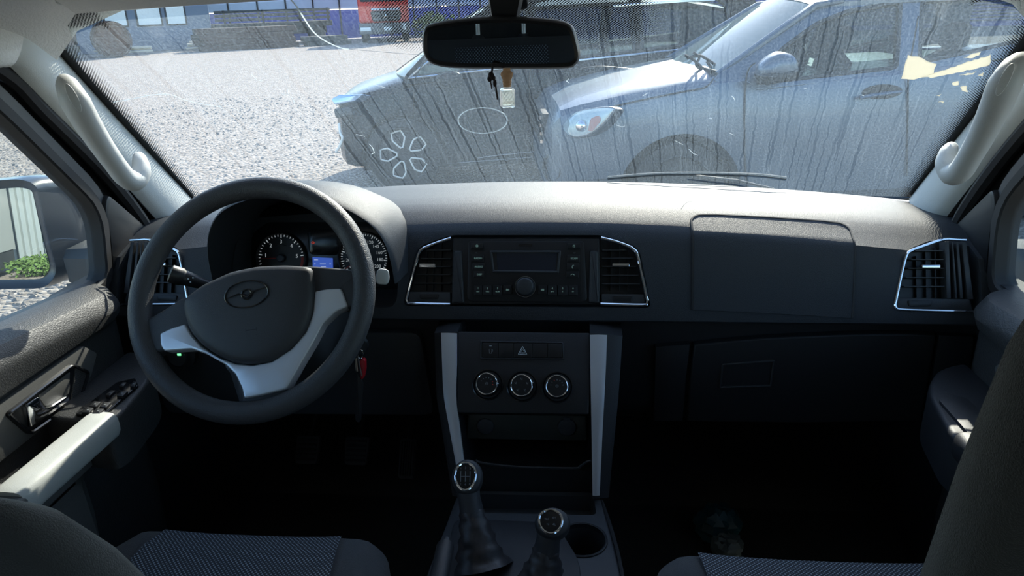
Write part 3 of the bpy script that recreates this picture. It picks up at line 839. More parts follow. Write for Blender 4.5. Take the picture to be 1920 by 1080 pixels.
# ---------------------------------------------------------------- air vents
def vent(name, label, out, chrome, slats, vanes, tab, plate, wheel, mi=False, posts=()):
    c_ = FP.p(*FP.px(*out[0]));
    v = thing(name, label, 'air vent', V((c_.x * (-1 if mi else 1), c_.y, c_.z)), 'dashboard air vents')
    o2 = FP.pts(out)
    b = B(); b.prism(FP, inset(ccw(o2), -.002), -.0335, -.026); b.obj('vent_back', m_black, v, mirror=mi)
    if chrome:
        b = B(); b.tube([FP.p(x, y, .0005) for x, y in [FP.px(*p) for p in chrome]], .0026, 8); b.obj('chrome_surround', m_chrome, v, mirror=mi)
    for xl, xr, y in slats:
        b = B(); p0, p1 = FP.px(xl, y, -.008), FP.px(xr, y, -.008)
        h_ = .0011
        b.loft([[FP.p(q[0], q[1] + dy, c) for dy, c in ((-h_, -.026), (-h_ * .6, -.006), (h_ * .6, -.006), (h_ * 1.6, -.026))] for q in (p0, p1)]); b.obj('slat', m_plast, v, mirror=mi)
    for x0, y0, y1 in vanes:
        b = B(); p0, p1 = FP.px(x0, y0, -.02), FP.px(x0, y1, -.02)
        b.box(FP, p0[0] - .0006, p0[0] + .0006, min(p0[1], p1[1]), max(p0[1], p1[1]), -.026, -.018); b.obj('vane', m_black, v, mirror=mi)
    x0, x1, y0, y1 = tab
    b = B(); b.prism(FP, rnd(FP.pts([(x0, y0), (x1, y0), (x1, y1), (x0, y1)], .0), .0016, 3), -.008, .003, .0012); b.obj('chrome_tab', m_chrome, v, mirror=mi)
    b = B(); b.prism(FP, rnd(FP.pts(plate, -.004), .002, 2), -.026, -.004, .001); b.obj('vent_plate', m_plast, v, mirror=mi)
    x0, x1, y0, y1 = wheel
    b = B(); b.prism(FP, rnd(FP.pts([(x0, y0), (x1, y0), (x1 - 2, y1), (x0 + 2, y1)], -.002), .003, 3), -.006, -.0015, .001); b.obj('thumbwheel', m_black, v, mirror=mi)
    for p in posts:
        b = B(); b.prism(FP, FP.pts(p, -.004), -.024, -.003, .001); b.obj('side_slat', m_plast, v, mirror=mi)
    return v
ch_l = S2([(846, 446.5), (820, 455), (795, 465)], 3) + S2([(788, 470), (784, 478), (775, 512), (764, 553)], 3) + S2([(762, 560), (764, 566), (772, 569), (844, 570.5)], 4)
vent('air_vent', 'chrome edged air vent just left of the radio', [(845, 447), (790, 469), (780, 492), (764, 556), (768, 567), (844, 569)], ch_l,
     [(800, 845, 469), (789, 845, 485), (784, 845, 500), (780, 845, 515), (776, 845, 531)], [(800, 470, 545), (813, 460, 545), (828, 455, 545)], (786, 817, 494.5, 501.5), [(768, 547), (844, 548), (844, 568), (765, 566)], (786, 823, 551, 561))
ch_r = S2([(1127, 446), (1155, 453), (1182, 463)], 3) + S2([(1191, 470), (1195, 478), (1203, 512), (1212, 555)], 3) + S2([(1214, 563), (1212, 569), (1204, 572), (1126, 570)], 4)
vent('air_vent', 'chrome edged air vent just right of the radio', [(1128, 447), (1186, 466), (1196, 490), (1211, 556), (1208, 569), (1128, 569)], ch_r,
     [(1129, 1175, 469), (1129, 1188, 484), (1129, 1193, 499.5), (1129, 1197, 516), (1129, 1200, 532)], [(1146, 455, 545), (1162, 460, 545), (1178, 466, 545)], (1148, 1180, 494, 500.5), [(1128, 551), (1208, 552), (1211, 570), (1128, 568)], (1148, 1186, 555, 566))
ch_s = [(1811, 450)] + S2([(1790, 449), (1768, 449), (1735, 460), (1712, 468)], 3) + S2([(1703, 473), (1698, 483), (1690, 515), (1680, 562)], 3) + S2([(1678, 570), (1680, 577), (1690, 580), (1740, 582), (1827, 584)], 4)
for mi, lb in ((False, 'chrome edged side vent at the passenger end of the dashboard'), (True, 'chrome edged side vent behind the steering wheel at the driver end')):
    vent('air_vent', lb, [(1812, 451), (1770, 451), (1706, 474), (1696, 500), (1682, 565), (1688, 578), (1826, 582)], ch_s,
         [(1716, 1768, 470), (1707, 1769, 486.5), (1702, 1769, 503), (1698, 1770, 520.5), (1694, 1770, 537)], [(1717, 480, 558), (1735, 470, 558), (1752, 465, 558)], (1727, 1762, 496.5, 502.5),
         [(1682, 559), (1818, 561), (1824, 581), (1680, 578)], (1702, 1748, 563.5, 574.5), mi,
         [[(1771, 453), (1779, 453), (1783, 560), (1775, 560)], [(1784, 454), (1787, 454), (1795, 560), (1791, 560)], [(1792, 454), (1797, 454), (1806, 560), (1800, 560)], [(1803, 453), (1811, 453), (1825, 561), (1814, 561)]])

# ---------------------------------------------------------------- radio
ra = thing('car_radio', 'black car radio with blank display and round volume knob', 'radio', FP.p(.01, -.01, -.02))
b = B(); b.prism(FP, rnd(FP.pts([(848, 446), (1124, 446), (1125, 571), (845, 570)]), .003, 2), -.033, -.006, .002); b.obj('radio_surround', m_black, ra)
for P in ([(850, 470), (866, 470), (871, 569), (847, 568)], [(1106, 470), (1121, 470), (1124, 569), (1103, 568)]):
    b = B(); b.prism(FP, rnd(FP.pts(P, -.004), .002, 2), -.012, -.001, .004); b.obj('side_rib', m_plast, ra)
b = B(); b.prism(FP, rnd(FP.pts([(878, 452), (1095, 452), (1101, 562), (1093, 567), (882, 565), (876, 558)], -.003), .006, 3), -.012, -.002, .0015); fp_ = b.obj('faceplate', m_black, ra)
b = B(); b.box(FP, *[q for q in (FP.px(972, 458)[0], FP.px(998, 458)[0], FP.px(985, 461)[1], FP.px(985, 457.5)[1])], -.003, -.0012); b.obj('disc_slot', m_gloss, fp_)
SCR = FP.pts([(918, 470), (1052, 470), (1048, 512), (923, 511)], 0)
b = B(); b.hollow(FP, rnd(SCR, .0015, 2), .0042, -.006, .0008, .0012); b.obj('display_bezel', m_plast, ra)
b = B(); b.prism(FP, FP.pts([(931, 474), (1044, 475), (1042, 508), (933, 507)]), -.003, -.0014); b.obj('display', m_screen, ra)
kf = FP.at(*FP.px(985, 538))
b = B(); b.lathe(kf, [(.0185, -.002), (.0185, .001), (.0165, .004), (.0160, .013), (.0150, .0155), (.0135, .0165), (.004, .0165)], 36); b.obj('volume_knob', m_plast, ra)
b = B(); b.lathe(kf, [(.0192, -.002), (.0200, .0005), (.0192, .003), (.0180, .003)], 36, caps=False); b.obj('knob_ring', mat('dark_chrome_ring', (.25, .28, .31), .25, metal=1), ra)
def rbtn(x0, x1, y0, y1, txt=None, sub=None, tm=None, h=.0034, icon=None):
    b = B(); b.prism(FP, rnd(FP.pts([(x0, y0), (x1, y0), (x1, y1), (x0, y1)]), .0008, 2), -.003, .0012, .0008); o = b.obj('radio_button', m_black, ra)
    cx, cy = (x0 + x1) / 2, (y0 + y1) / 2
    if txt and sub:
        text('print', txt, FP.at(*FP.px(cx, cy - 4), .0013), h, m_print, o, bold=True); text('print', sub, FP.at(*FP.px(cx, cy + 2.2), .0013), h * .72, tm or m_print, o, bold=True)
    elif txt: text('print', txt, FP.at(*FP.px(cx + 1, cy), .0013), h, tm or m_print, o, bold=True)
    if icon:
        for pl in icon:
            b = B(); b.tube([FP.p(*FP.px(cx + dx, cy + dy), .0016) for dx, dy in pl], .0006, 6); b.obj('icon', m_print, o)
rbtn(883, 906, 456, 466.5, icon=[[(2 * math.sin(a), -2 * math.cos(a)) for a in [.5 + 5.3 * k / 12 for k in range(13)]], [(0, -3), (0, -.5)]])
rbtn(884, 907, 478, 491, 'RADIO'); rbtn(886, 908, 494, 506.5, 'AUDIO'); rbtn(888, 908, 509, 520.5, 'DISP')
rbtn(1064, 1088, 456, 467, icon=[[(-1.5, -1.5), (-1.5, 1.5), (1.5, 2), (1.5, -2), (-1.5, -1.5)]])
rbtn(1064, 1087, 478, 491.5, 'SCAN')
rbtn(1063, 1086, 494, 506.5, icon=[[(1.8, -2.6), (-.2, -2.6), (-1.6, -1), (-1.8, 1), (-1.2, 2.6), (-.2, 3)]])
rbtn(1062, 1085, 509, 521, icon=[[(-3.2, 1.4), (-2.4, -.4), (0, -1.2), (2.4, -.4), (3.2, 1.4)]])
for x0, x1, t1, t2 in ((889, 904, '1', 'INT'), (906, 922, '2', 'TAG'), (925, 941, '3', 'RDM'), (1027.5, 1044, '4', 'RPT'), (1046.5, 1064, '5', 'F-'), (1066, 1083, '6', 'F+')):
    rbtn(x0, x1, 535.5, 554, t1, t2)
rbtn(944, 960, 535.5, 551, icon=[[(-2.5, -1.5), (0, .5), (-2.5, 2), (-2.5, -1.5)], [(.5, -1.5), (3, .5), (.5, 2), (.5, -1.5)]])
rbtn(1009, 1025.5, 535.5, 551, icon=[[(2.5, -1.5), (0, .5), (2.5, 2), (2.5, -1.5)], [(-.5, -1.5), (-3, .5), (-.5, 2), (-.5, -1.5)]])
text('print', 'SEL', FP.at(*FP.px(893, 474), -.0018), .002, m_dim, ra); text('print', 'SET', FP.at(*FP.px(1077, 474), -.0018), .002, m_dim, ra)

# ---------------------------------------------------------------- switch row
sw = thing('switch_row', 'row of five black dash switches with the hazard triangle in the middle', 'switches', L1.p(*L1.px(980, 672)))
b = B(); b.hollow(L1, rnd(L1.pts([(901, 639), (1056, 642), (1058, 674), (900, 673)]), .002, 2), .002, -.002, .0022, .0008); b.obj('switch_frame', m_plast, sw)
b = B(); b.prism(L1, L1.pts([(903, 641), (1055, 644), (1056, 672), (902, 671)]), -.004, .0004); b.obj('switch_back', m_gloss, sw)
for i, (x0, x1) in enumerate(((905, 933.5), (935, 962), (963.5, 997), (998.5, 1026), (1027.5, 1054))):
    b = B(); b.prism(L1, rnd(L1.pts([(x0, 643.5 + i * .4), (x1, 643.8 + i * .4), (x1, 670.4 + i * .2), (x0, 670 + i * .2)]), .001, 2), -.002, .0026, .0008); s_ = b.obj('rocker_switch', m_black, sw)
    if i == 2:
        for k_, r_ in ((1, .0008), (.5, .0005)):
            b = B(); b.ctube([L1.p(*L1.px(980 + x * k_, 659 + y * k_ - (1 - k_) * .2), .0028) for x, y in ((0, -9), (4, -1.6), (8, 5.6), (0, 5.6), (-8, 5.6), (-4, -1.6))], r_, 6); b.obj('hazard_triangle', m_white, s_)
    if i == 0:
        b = B(); b.ctube([L1.p(*L1.px(920 + x, 659 + y), .0028) for x, y in ((-2.5, -4), (2.5, -4), (2, 4), (-2, 4))], .0006, 6); b.tube([L1.p(*L1.px(920 + x, 659 + y), .0028) for x, y in ((3, -4), (4, -1), (3.6, 1))], .0006, 6); b.obj('switch_icon', m_dim, s_)
        b = B(); b.box(L1.at(*L1.px(920, 649), 0), -.002, .002, -.0006, .0006, .002, .0029); b.obj('switch_lamp', m_white, s_)

# ---------------------------------------------------------------- climate knobs
for i, (cx, cy, lab) in enumerate(((915, 721.5, 'leftmost chrome ringed climate knob, under the switch row'), (979.5, 724.5, 'middle chrome ringed climate knob with air direction icons'), (1045, 726, 'rightmost chrome ringed climate knob, beside the silver strip'))):
    f = L1.at(*L1.px(cx, cy)); t = thing('climate_knob', lab, 'knob', f.o, 'climate control knobs')
    b = B(); b.lathe(f, [(.0275, -.004), (.0275, .0008), (.0255, .0014), (.0215, -.001), (.021, -.003)], 40); b.obj('knob_collar', m_gloss, t)
    b = B(); b.lathe(f, [(.0205, -.003), (.0200, .006), (.0188, .0165), (.0182, .0175)], 40); b.obj('knob_body', m_black, t)
    f2 = Fr(f.p(0, 0, .0175), f.x, f.z)
    b = B(); b.ctube([f2.p(.0180 * math.cos(a), .0180 * math.sin(a), 0) for a in [2 * math.pi * k / 48 for k in range(48)]], .0012, 8)
    a = (0, 2.0, 3.1)[i] if i != 1 else .25
    b.ball(f2.p(.0188 * math.cos(a), .0188 * math.sin(a), 0), .0018, 10, 6); b.obj('chrome_ring', m_chrome, t)
    b = B(); b.lathe(f2, [(.0172, -.002), (.0172, .0002), (.010, .0006), (.002, .0006)], 36); fc = b.obj('knob_face', m_black, t)
    if i == 1:
        for k in range(5):
            a = math.pi / 2 + k * 2 * math.pi / 5; g = f2.at(.0105 * math.cos(a), .0105 * math.sin(a), .0008)
            b = B(); b.tube([g.p(-.0018, .0018), g.p(-.0010, -.0008), g.p(.0012, -.0010)], .0006, 6); b.ball(g.p(.0008, .0014), .0007, 6, 4); b.obj('icon', m_dim, fc)
    else:
        for k in range(7):
            a = math.pi * (.95 - .15 * k) - (.3 if i == 0 else 0); b = B()
            b.tube([f2.p(r_ * math.cos(a), r_ * math.sin(a), .0008) for r_ in (.0095, .0115)], .0005 + .0001 * k, 6); b.obj('tick', m_red if (k > 4 and i == 0) or (k == 2 and i == 2) else m_dim, fc)
        b = B(); g = f2.at(0, 0, .0008); b.ctube([g.p(.0022 * math.cos(a), .0022 * math.sin(a)) for a in [k * .5236 for k in range(12)]], .0004, 5); b.tube([g.p(-.002, 0), g.p(.002, 0)], .0004, 5); b.obj('icon', m_dim, fc)

# ---------------------------------------------------------------- instrument cluster
K = Fr((-.3945, 1.335, 1.19), (1, 0, 0), (0, -.96, .28))
cl = thing('instrument_cluster', 'dark instrument cluster with two round dials behind the steering wheel', 'instrument cluster', K.p(0, -.07, 0))
b = B(); b.prism(K, rnd([(-.160, -.085), (.160, -.085), (.160, .05), (.11, .085), (-.11, .085), (-.160, .05)], .02, 3), -.012, -.004, .002); b.obj('cluster_plate', m_gloss, cl)
b = B(); b.prism(K, rnd(K.pts([(575, 430), (650, 428), (640, 475), (625, 479), (580, 478)], .002), .01, 3), -.005, .003, .002); b.obj('warning_lamp_panel', m_gloss, cl)
b = B(); g = K.at(*K.px(588, 455), .003); b.ctube([g.p(.0022 * math.cos(a), .0022 * math.sin(a)) for a in [k * .5236 for k in range(12)]], .0006, 5); b.tube([g.p(-.004, 0), g.p(-.003, 0)], .0005, 5); b.tube([g.p(.003, 0), g.p(.004, 0)], .0005, 5); b.obj('red_warning_lamp', emit('red_warning', (.9, .08, .04), .22), cl)
def dial(cx, cy, R_, a0, da, nums, per, needle, red=None, nh=.0075):
    f = K.at(*K.px(cx, cy), 0)
    b = B(); b.lathe(f, [(R_ + .004, -.006), (R_ + .004, .004), (R_ + .0015, .006), (R_ - .0005, .002), (R_ - .001, -.001)], 48, caps=False); b.obj('dial_rim', m_black, cl)
    b = B(); b.lathe(f, [(R_, -.004), (R_, -.0015), (.002, -.0015)], 48); d_ = b.obj('dial_face', m_black, cl)
    n_ = (len(nums) - 1) * per
    for i in range(-per if red else 0, n_ + 1 + (per - 1 if red else 0)):
        a = R(a0 + da * i / per); maj = i % per == 0
        r0 = R_ * (.84 if maj else .90)
        b = B(); u = V((math.cos(a), math.sin(a))); w = V((-u.y, u.x)) * (.0009 if maj else .0006)
        b.prism(f, [tuple(u * r0 - w), tuple(u * R_ * .97 - w), tuple(u * R_ * .97 + w), tuple(u * r0 + w)], -.0015, -.0008)
        b.obj('tick', m_red if red is not None and i > red else m_num, d_)
    for i, s_ in enumerate(nums):
        a = R(a0 + da * i); text('numeral', s_, f.at(R_ * .68 * math.cos(a), R_ * .68 * math.sin(a), -.0008), nh, m_num, d_)
    if red is not None:
        pts = [R(a0 + da * (red + .6) / per - k * 6) for k in range(6)]
        b = B(); b.prism(f, [(R_ * .97 * math.cos(a), R_ * .97 * math.sin(a)) for a in pts] + [(R_ * .86 * math.cos(a), R_ * .86 * math.sin(a)) for a in pts[::-1]], -.0014, -.0006); b.obj('red_zone', m_red, d_)
    a = R(needle); u = V((math.cos(a), math.sin(a))); w = V((-u.y, u.x))
    b = B(); b.prism(f, [tuple(-w * .0012), tuple(u * R_ * .88 - w * .0005), tuple(u * R_ * .88 + w * .0005), tuple(w * .0012)], .004, .0052); b.obj('needle', m_red, d_)
    b = B(); b.lathe(f, [(.008, -.001), (.008, .005), (.006, .0065), (.001, .0065)], 24); b.obj('needle_hub', mat('hub_grey', (.03, .04, .06), .4), d_)
    return d_, f
td, tf = dial(527, 484, .0475, 171, -41, ['1', '2', '3', '4', '5'], 5, 181, red=20)
text('print', 'x1000 r/min', tf.at(0, .026, -.0008), .0032, m_dim, td)
dial(682, 483, .0475, 214, -24.6, ['0', '20', '40', '60', '80', '100', '120', '140', '160', '180', '200'], 4, 211, nh=.0062)
b = B(); b.prism(K, rnd(K.pts([(586, 482), (623.5, 484), (624, 512), (587, 510)], 0), .0008, 2), -.002, .0006); sc_ = b.obj('trip_display', emit('blue_display', (.06, .14, .62), .35), cl)
for x, y, w in ((589, 487, 8), (600, 495, 12), (602, 500, 10), (589, 495, 3), (618, 495, 3)):
    b = B(); b.box(K.at(*K.px(x, y), 0), 0, w * .0010, -.0007, .0007, .0006, .0009); b.obj('display_mark', emit('display_white', (.5, .6, .9), .35), sc_)

# ================================================================ steering wheel
t35 = R(35)
W = Fr((-.405, 1.016, 1.242), (1, 0, 0), (0, -math.cos(t35), math.sin(t35)))
def cpx(l, c=0): return W.pts([(230 + x / 2.204, 330 + y / 2.204) for x, y in l], c)
sw_ = thing('steering_wheel', 'dark three spoke steering wheel with silver spoke trim, turned slightly', 'steering wheel', W.p(0, -.19, -.02))
b = B(); b.ctube([W.p(.178 * math.cos(a), .178 * math.sin(a), 0) for a in [2 * math.pi * k / 96 for k in range(96)]], .0172, 18); b.obj('rim', m_wheel, sw_, sharp=80)
def sm2(l, c, n=3): return [(q.x, q.y) for q in spl([V((*p, 0)) for p in cpx(l, c)], n, True)]
b = B(); b.prism(W, rnd(cpx([(300, 500), (255, 508), (185, 555), (120, 592), (62, 585), (45, 650), (62, 735), (120, 742), (180, 728), (300, 720), (330, 640)], -.004), .008, 3), -.022, .006, .006, 3); b.obj('spoke', m_pad, sw_)
b = B(); b.prism(W, rnd(cpx([(720, 380), (786, 377), (880, 384), (958, 392), (1005, 380), (1012, 470), (985, 548), (932, 548), (860, 560), (760, 600)], -.004), .006, 3), -.022, .006, .006, 3); b.obj('spoke', m_pad, sw_)
SIL = [(158, 652), (200, 632), (262, 612), (285, 655), (330, 708), (400, 752), (470, 778), (540, 784), (620, 768), (700, 715), (760, 645), (788, 570), (796, 478), (850, 468), (905, 466), (932, 540), (882, 562), (830, 612), (790, 690), (745, 765), (705, 835), (680, 880), (590, 903), (505, 920), (497, 880), (470, 822), (430, 782), (350, 737), (290, 716), (175, 725), (160, 700)]
b = B(); b.prism(W, rnd(cpx([(440, 760), (700, 740), (735, 800), (700, 850), (688, 900), (700, 935), (600, 975), (490, 975), (500, 930), (480, 850), (430, 790)], -.008), .006, 3), -.022, .002, .004, 2); b.obj('spoke', m_pad, sw_)
b = B(); b.prism(W, rnd(cpx(SIL, .006), .003, 2), -.012, .010, .0035, 3); b.obj('silver_spoke_trim', m_silver, sw_, sharp=25)
PAD = [(252, 548), (257, 508), (330, 452), (450, 397), (560, 374), (680, 369), (784, 376), (791, 470), (784, 566), (756, 642), (697, 712), (618, 764), (540, 779), (470, 773), (402, 747), (332, 702), (287, 650), (264, 600)]
pad_o = rnd(cpx(PAD, .012), .010, 3)
b = B(); b.dome(W, pad_o, [(1.0, -.03), (1.0, .008), (.985, .0145), (.95, .019), (.86, .0225), (.70, .0248), (.5, .026), (.25, .0265), (.08, .0266)]); pad = b.obj('airbag_pad', m_pad, sw_, sharp=60)
# emblem pressed into the pad: an oval ring holding a small ring with two spread wings
ec = cpx([(513, 489)], .026)[0]; EF = W.at(*ec, .0272, R(9))
b = B(); b.ctube([EF.p(.0335 * math.cos(a), .0205 * math.sin(a), 0) for a in [2 * math.pi * k / 48 for k in range(48)]], .0012, 6); b.obj('emblem_ring', m_gloss, pad)
b = B(); b.ctube([EF.p(.0075 * math.cos(a), .0075 * math.sin(a), 0) for a in [2 * math.pi * k / 24 for k in range(24)]], .0014, 6)
b.obj('emblem_circle', m_gloss, pad)
for p in ([(-.031, -.003), (-.012, .002), (-.002, -.002), (.0, -.004)], [(.030, .006), (.012, .003), (.003, -.003), (.0, -.004)]):
    b = B(); b.tube([EF.p(x, y, .0008) for x, y in p], [.0006, .0012, .0016, .001], 6); b.obj('emblem_wing', m_gloss, pad)
mk = W.at(*cpx([(530, 636)], .026)[0], .0262, R(8))
b = B(); b.tube([mk.p(-.008, 0), mk.p(.008, 0)], .0004, 5); b.tube([mk.p(-.008, -.003), mk.p(-.008, .003)], .0004, 5); b.tube([mk.p(.008, -.003), mk.p(.008, .003)], .0004, 5); b.obj('pad_mark', m_black, pad)
# column cover with stalks
cc = thing('steering_column', 'dark plastic steering column cover behind the wheel', 'steering column', W.p(0, -.05, -.25))
b = B(); secs = []
for c, hw, hh, dy in ((-.035, .045, .045, 0), (-.05, .062, .055, -.005), (-.10, .075, .065, -.01), (-.18, .08, .075, -.015), (-.26, .08, .08, -.02)):
    secs.append([W.p(hw * math.copysign(abs(math.cos(a)) ** .5, math.cos(a)), dy + hh * math.copysign(abs(math.sin(a)) ** .5, math.sin(a)), c) for a in [2 * math.pi * k / 28 for k in range(28)]])
b.loft(secs); b.obj('column_shroud', m_plast, cc, sharp=50)
b = B(); s0_, s1_ = aty(420, 545, 1.09), aty(318, 512, 1.06)
d_ = (s1_ - s0_)
b.tube([s0_ + d_ * k for k in (0, .45, .5, .72, .75, .78, .98, 1.0)], [.008, .0095, .0105, .0125, .0125, .0145, .0145, .011], 14); sk_ = b.obj('indicator_stalk', m_black, cc, sharp=40)
for px_, py_ in ((353, 523), (357, 529), (362, 521)):
    q = aty(px_, py_, 1.055); b = B(); b.ball(q, (.0016, .001, .0012), 6, 4); b.obj('stalk_mark', m_white, sk_)
b = B(); e0, e1 = aty(690, 522, 1.12), aty(717, 519, 1.105)
b.tube([e0, e0.lerp(e1, .6)], .011, 12); st2 = b.obj('wiper_stalk', m_black, cc)
fe = Fr(aty(717, 519, 1.10), (1, 0, 0), (.25, -.9, .35))
b = B(); b.prism(fe, rnd([(-.010, -.012), (.008, -.013), (.0115, -.004), (.010, .012), (-.006, .014), (-.0105, .004)], .006, 4), -.016, .002, .003); b.obj('stalk_cap', mat('pale_grey_cap', (.45, .47, .47), .4), st2)
b = B(); ig = Fr(aty(672, 648, 1.13), (1, 0, 0), (.5, -.8, 0)); b.lathe(ig, [(.018, -.03), (.018, .004), (.014, .007), (.010, .007)], 24); b.obj('ignition_lock', m_black, cc)

# keys hanging from the ignition
ky = thing('key_bunch', 'key with red fob and metal tags hanging from the ignition', 'keys', aty(672, 795, 1.10))
Yk = 1.105
b = B(); b.ctube([aty(676 + 5 * math.cos(a) , 664 + 8.5 * math.sin(a), Yk) for a in [2 * math.pi * k / 20 for k in range(20)]], .0007, 6); b.obj('split_ring', m_chrome, ky)
fk = Fr(aty(680, 690, Yk), (1, 0, 0), (0, -1, .1))
b = B(); b.prism(fk, rnd(fk.pts([(675, 675), (681, 671), (686, 674), (686.5, 692), (683, 708), (678, 711), (676, 700)]), .004, 3), -.004, .005, .002); b.obj('red_fob', m_redp, ky)
b = B(); b.tube([aty(x, y, Yk - .008) for x, y in ((671, 667), (674, 684), (678.5, 705))], .0012, 6); b.obj('key_blade', m_steel, ky)
b = B(); b.prism(fk, rnd(fk.pts([(666, 672), (669.5, 671), (671, 688), (672, 697), (667, 696), (665.5, 686)]), .001, 2), -.002, .001, .0005); b.obj('brass_tag', m_steel, ky)
b = B(); b.prism(fk, rnd(fk.pts([(670, 700), (681, 718), (677, 788), (672, 793), (666, 788)]), .003, 3), -.002, .0005, .0008); b.obj('leather_strap', m_low, ky)
b = B(); b.tube([aty(x, y, Yk - .002) for x, y in ((674, 724), (672, 760), (671, 786))], .0007, 6); b.obj('strap_edge', m_steel, ky)

# ================================================================ tunnel console
tc_ = thing('tunnel_console', 'dark plastic tunnel console with cup holder between the front seats', 'console', (0, .7, FLOOR))
b = B(); secs = []
for z, k in ((FLOOR, 1.10), (.72, 1.08), (.82, 1.03), (.850, 1.0), (.858, .985), (.860, .95)):
    o = [(-.112, 1.065), (.138, 1.072), (.150, .98), (.163, .88), (.172, .70), (.172, .10), (-.13, .10), (-.13, .70), (-.128, .86), (-.118, .98)]
    secs.append([V((.018 + (x - .018) * k, y + (.03 * (k - 1) if y > 1 else 0), z)) for x, y in rnd(o, .02, 3)])
b.loft(secs); con = b.obj('console_body', m_plast, tc_, sharp=40)
cyl = B(); cf = Fr((.104, .948, .86), (1, 0, 0), (0, 0, 1)); cyl.lathe(cf, [(.037, -.07), (.037, .03)], 28)
c1 = cyl.obj('cutter', None, tc_)
tr_ = B(); tr_.prism(Fr((0, 0, .86), (1, 0, 0), (0, 0, 1)), rnd([(-.095, 1.055), (-.10, 1.005), (.128, 1.010), (.124, 1.06)], .01, 3), -.03, .03); c2 = tr_.obj('cutter', None, tc_)
cut(con, [c1, c2])
b = B(); b.lathe(cf, [(.0365, -.006), (.0365, .002), (.0385, .0032), (.0405, .002), (.041, -.002)], 36, caps=False); b.obj('cup_ring', m_low, tc_)
b = B(); b.tube(spl([aty(1125, 932, 1.062), V((.150, .98, .8605)), V((.163, .88, .8605)), V((.172, .70, .8605))], 4), .003, 6); b.obj('console_seam', m_rubber, tc_)
# plate carrying the levers
b = B(); b.prism(Fr((0, 0, .86), (1, 0, 0), (0, 0, 1)), rnd([(-.105, .985), (.062, .985), (.10, .90), (.115, .72), (-.10, .72)], .02, 4), -.004, .004, .003); b.obj('lever_plate', m_low, tc_)

m_boot = mat('leatherette_boot', (.035, .033, .036), .42, bump=(60, .5, 4))
def lever(name, label, K_, base, nrm, ow, oh, pattern):
    t = thing(name, label, 'gear lever', base)
    K_ = V(K_); base = V(base); ax = (K_ - base).normalized(); L_ = (K_ - base).length
    # gathered boot
    b = B(); secs = []
    fx = V((1, 0, 0)); fy = ax.cross(fx).normalized(); fx = fy.cross(ax).normalized()
    for i in range(13):
        s = i / 12; c = base + ax * (L_ * .66 * s) + V((0, 0, 0))
        rr_ = lerp(.046, .017, s ** .62) * (1 + .07 * math.sin(i * 2.4))
        secs.append([c + fx * rr_ * math.cos(a) * (1 + .06 * math.sin(5 * a + i)) + fy * rr_ * .95 * math.sin(a) * (1 + .06 * math.cos(4 * a + i * 1.3)) for a in [2 * math.pi * k / 26 for k in range(26)]])
    b.loft(secs); b.obj('boot', m_boot, t, sharp=70)
    b = B(); b.tube([base + ax * L_ * s for s in (.55, .62, .76, .84, .88, .90)], [.018, .0185, .017, .018, .017, .014], 20); b.obj('lever_neck', m_pad, t, sharp=60)
    f = Fr(K_, (1, 0, .05), nrm)
    b = B(); rings = []
    for c, s in ((-.024, .35), (-.022, .62), (-.014, .90), (-.004, 1.0), (.006, 1.0), (.013, .93), (.017, .84)):
        rings.append([f.p(.003 + ow * 1.50 * s * math.cos(a), oh * 1.30 * s * math.sin(a) * (1.0 if math.sin(a) > 0 else 1.05), c) for a in [2 * math.pi * k / 32 for k in range(32)]])
    b.loft(rings); kn = b.obj('knob', m_plast, t, sharp=70)
    egg = [(ow * math.cos(a) * (1 + .10 * math.sin(a)), oh * math.sin(a)) for a in [2 * math.pi * k / 40 for k in range(40)]]
    b = B(); b.ctube([f.p(x * .97, y * .97, .0165) for x, y in egg], .0022, 8); b.obj('chrome_ring', m_chrome, t)
    b = B(); b.dome(f, egg, [(.96, .014), (.95, .0168), (.6, .0178), (.1, .018)]); bd = b.obj('badge', m_gloss, t, sharp=60)
    if pattern == 'H':
        for x in (-.007, 0, .007):
            b = B(); b.tube([f.p(x, .008 if x else .008, .0182), f.p(x, -.008 if x < .007 else -.008, .0182)], .0005, 5); b.obj('shift_line', m_dim, bd)
        b = B(); b.tube([f.p(-.007, 0, .0182), f.p(.007, 0, .0182)], .0005, 5); b.obj('shift_line', m_dim, bd)
        for s, x, y in (('1', -.007, .012), ('3', 0, .0125), ('5', .007, .012), ('2', -.007, -.0115), ('4', 0, -.012), ('R', .007, -.0115)):
            text('gear_number', s, f.at(x, y, .0182), .0034, m_dim, bd)
    else:
        for s, x, y in (('2H', -.006, .003), ('4H', .005, .005), ('N', -.004, -.004), ('4L', .005, -.004)):
            text('range_letter', s, f.at(x, y, .0182), .0034, m_dim, bd)
lever('gear_lever', 'tall gear lever with chrome ringed knob and shift pattern', aty(873, 896, .945), (-.045, .875, .862), (.12, -.72, .66), .0160, .0208, 'H')
lever('transfer_lever', 'shorter chrome ringed transfer lever beside the cup holder', aty(1032, 983, .865), (.045, .835, .862), (.05, -.62, .76), .0168, .0168, 'T')
# handbrake
hb = thing('handbrake', 'dark handbrake lever with push button left of the gear lever', 'handbrake', (-.085, .55, .862))
h0, h1 = aty(836, 1020, .85), V((-.092, .55, .872))
b = B(); d_ = h1 - h0
b.tube([h0, h0 + d_ * .02, h0 + d_ * .2, h0 + d_ * .55, h0 + d_ * .6], [.011, .0130, .0135, .0125, .010], 16); b.obj('grip', m_low, hb, sharp=40)
b = B(); b.tube([h0 - d_ * .035, h0 - d_ * .03, h0 + d_ * .02], [.0035, .0048, .0048], 12); b.obj('push_button', m_plast, hb)
b = B(); b.tube([h0 + d_ * .58, h1], .009, 10); b.obj('lever_arm', m_black, hb)

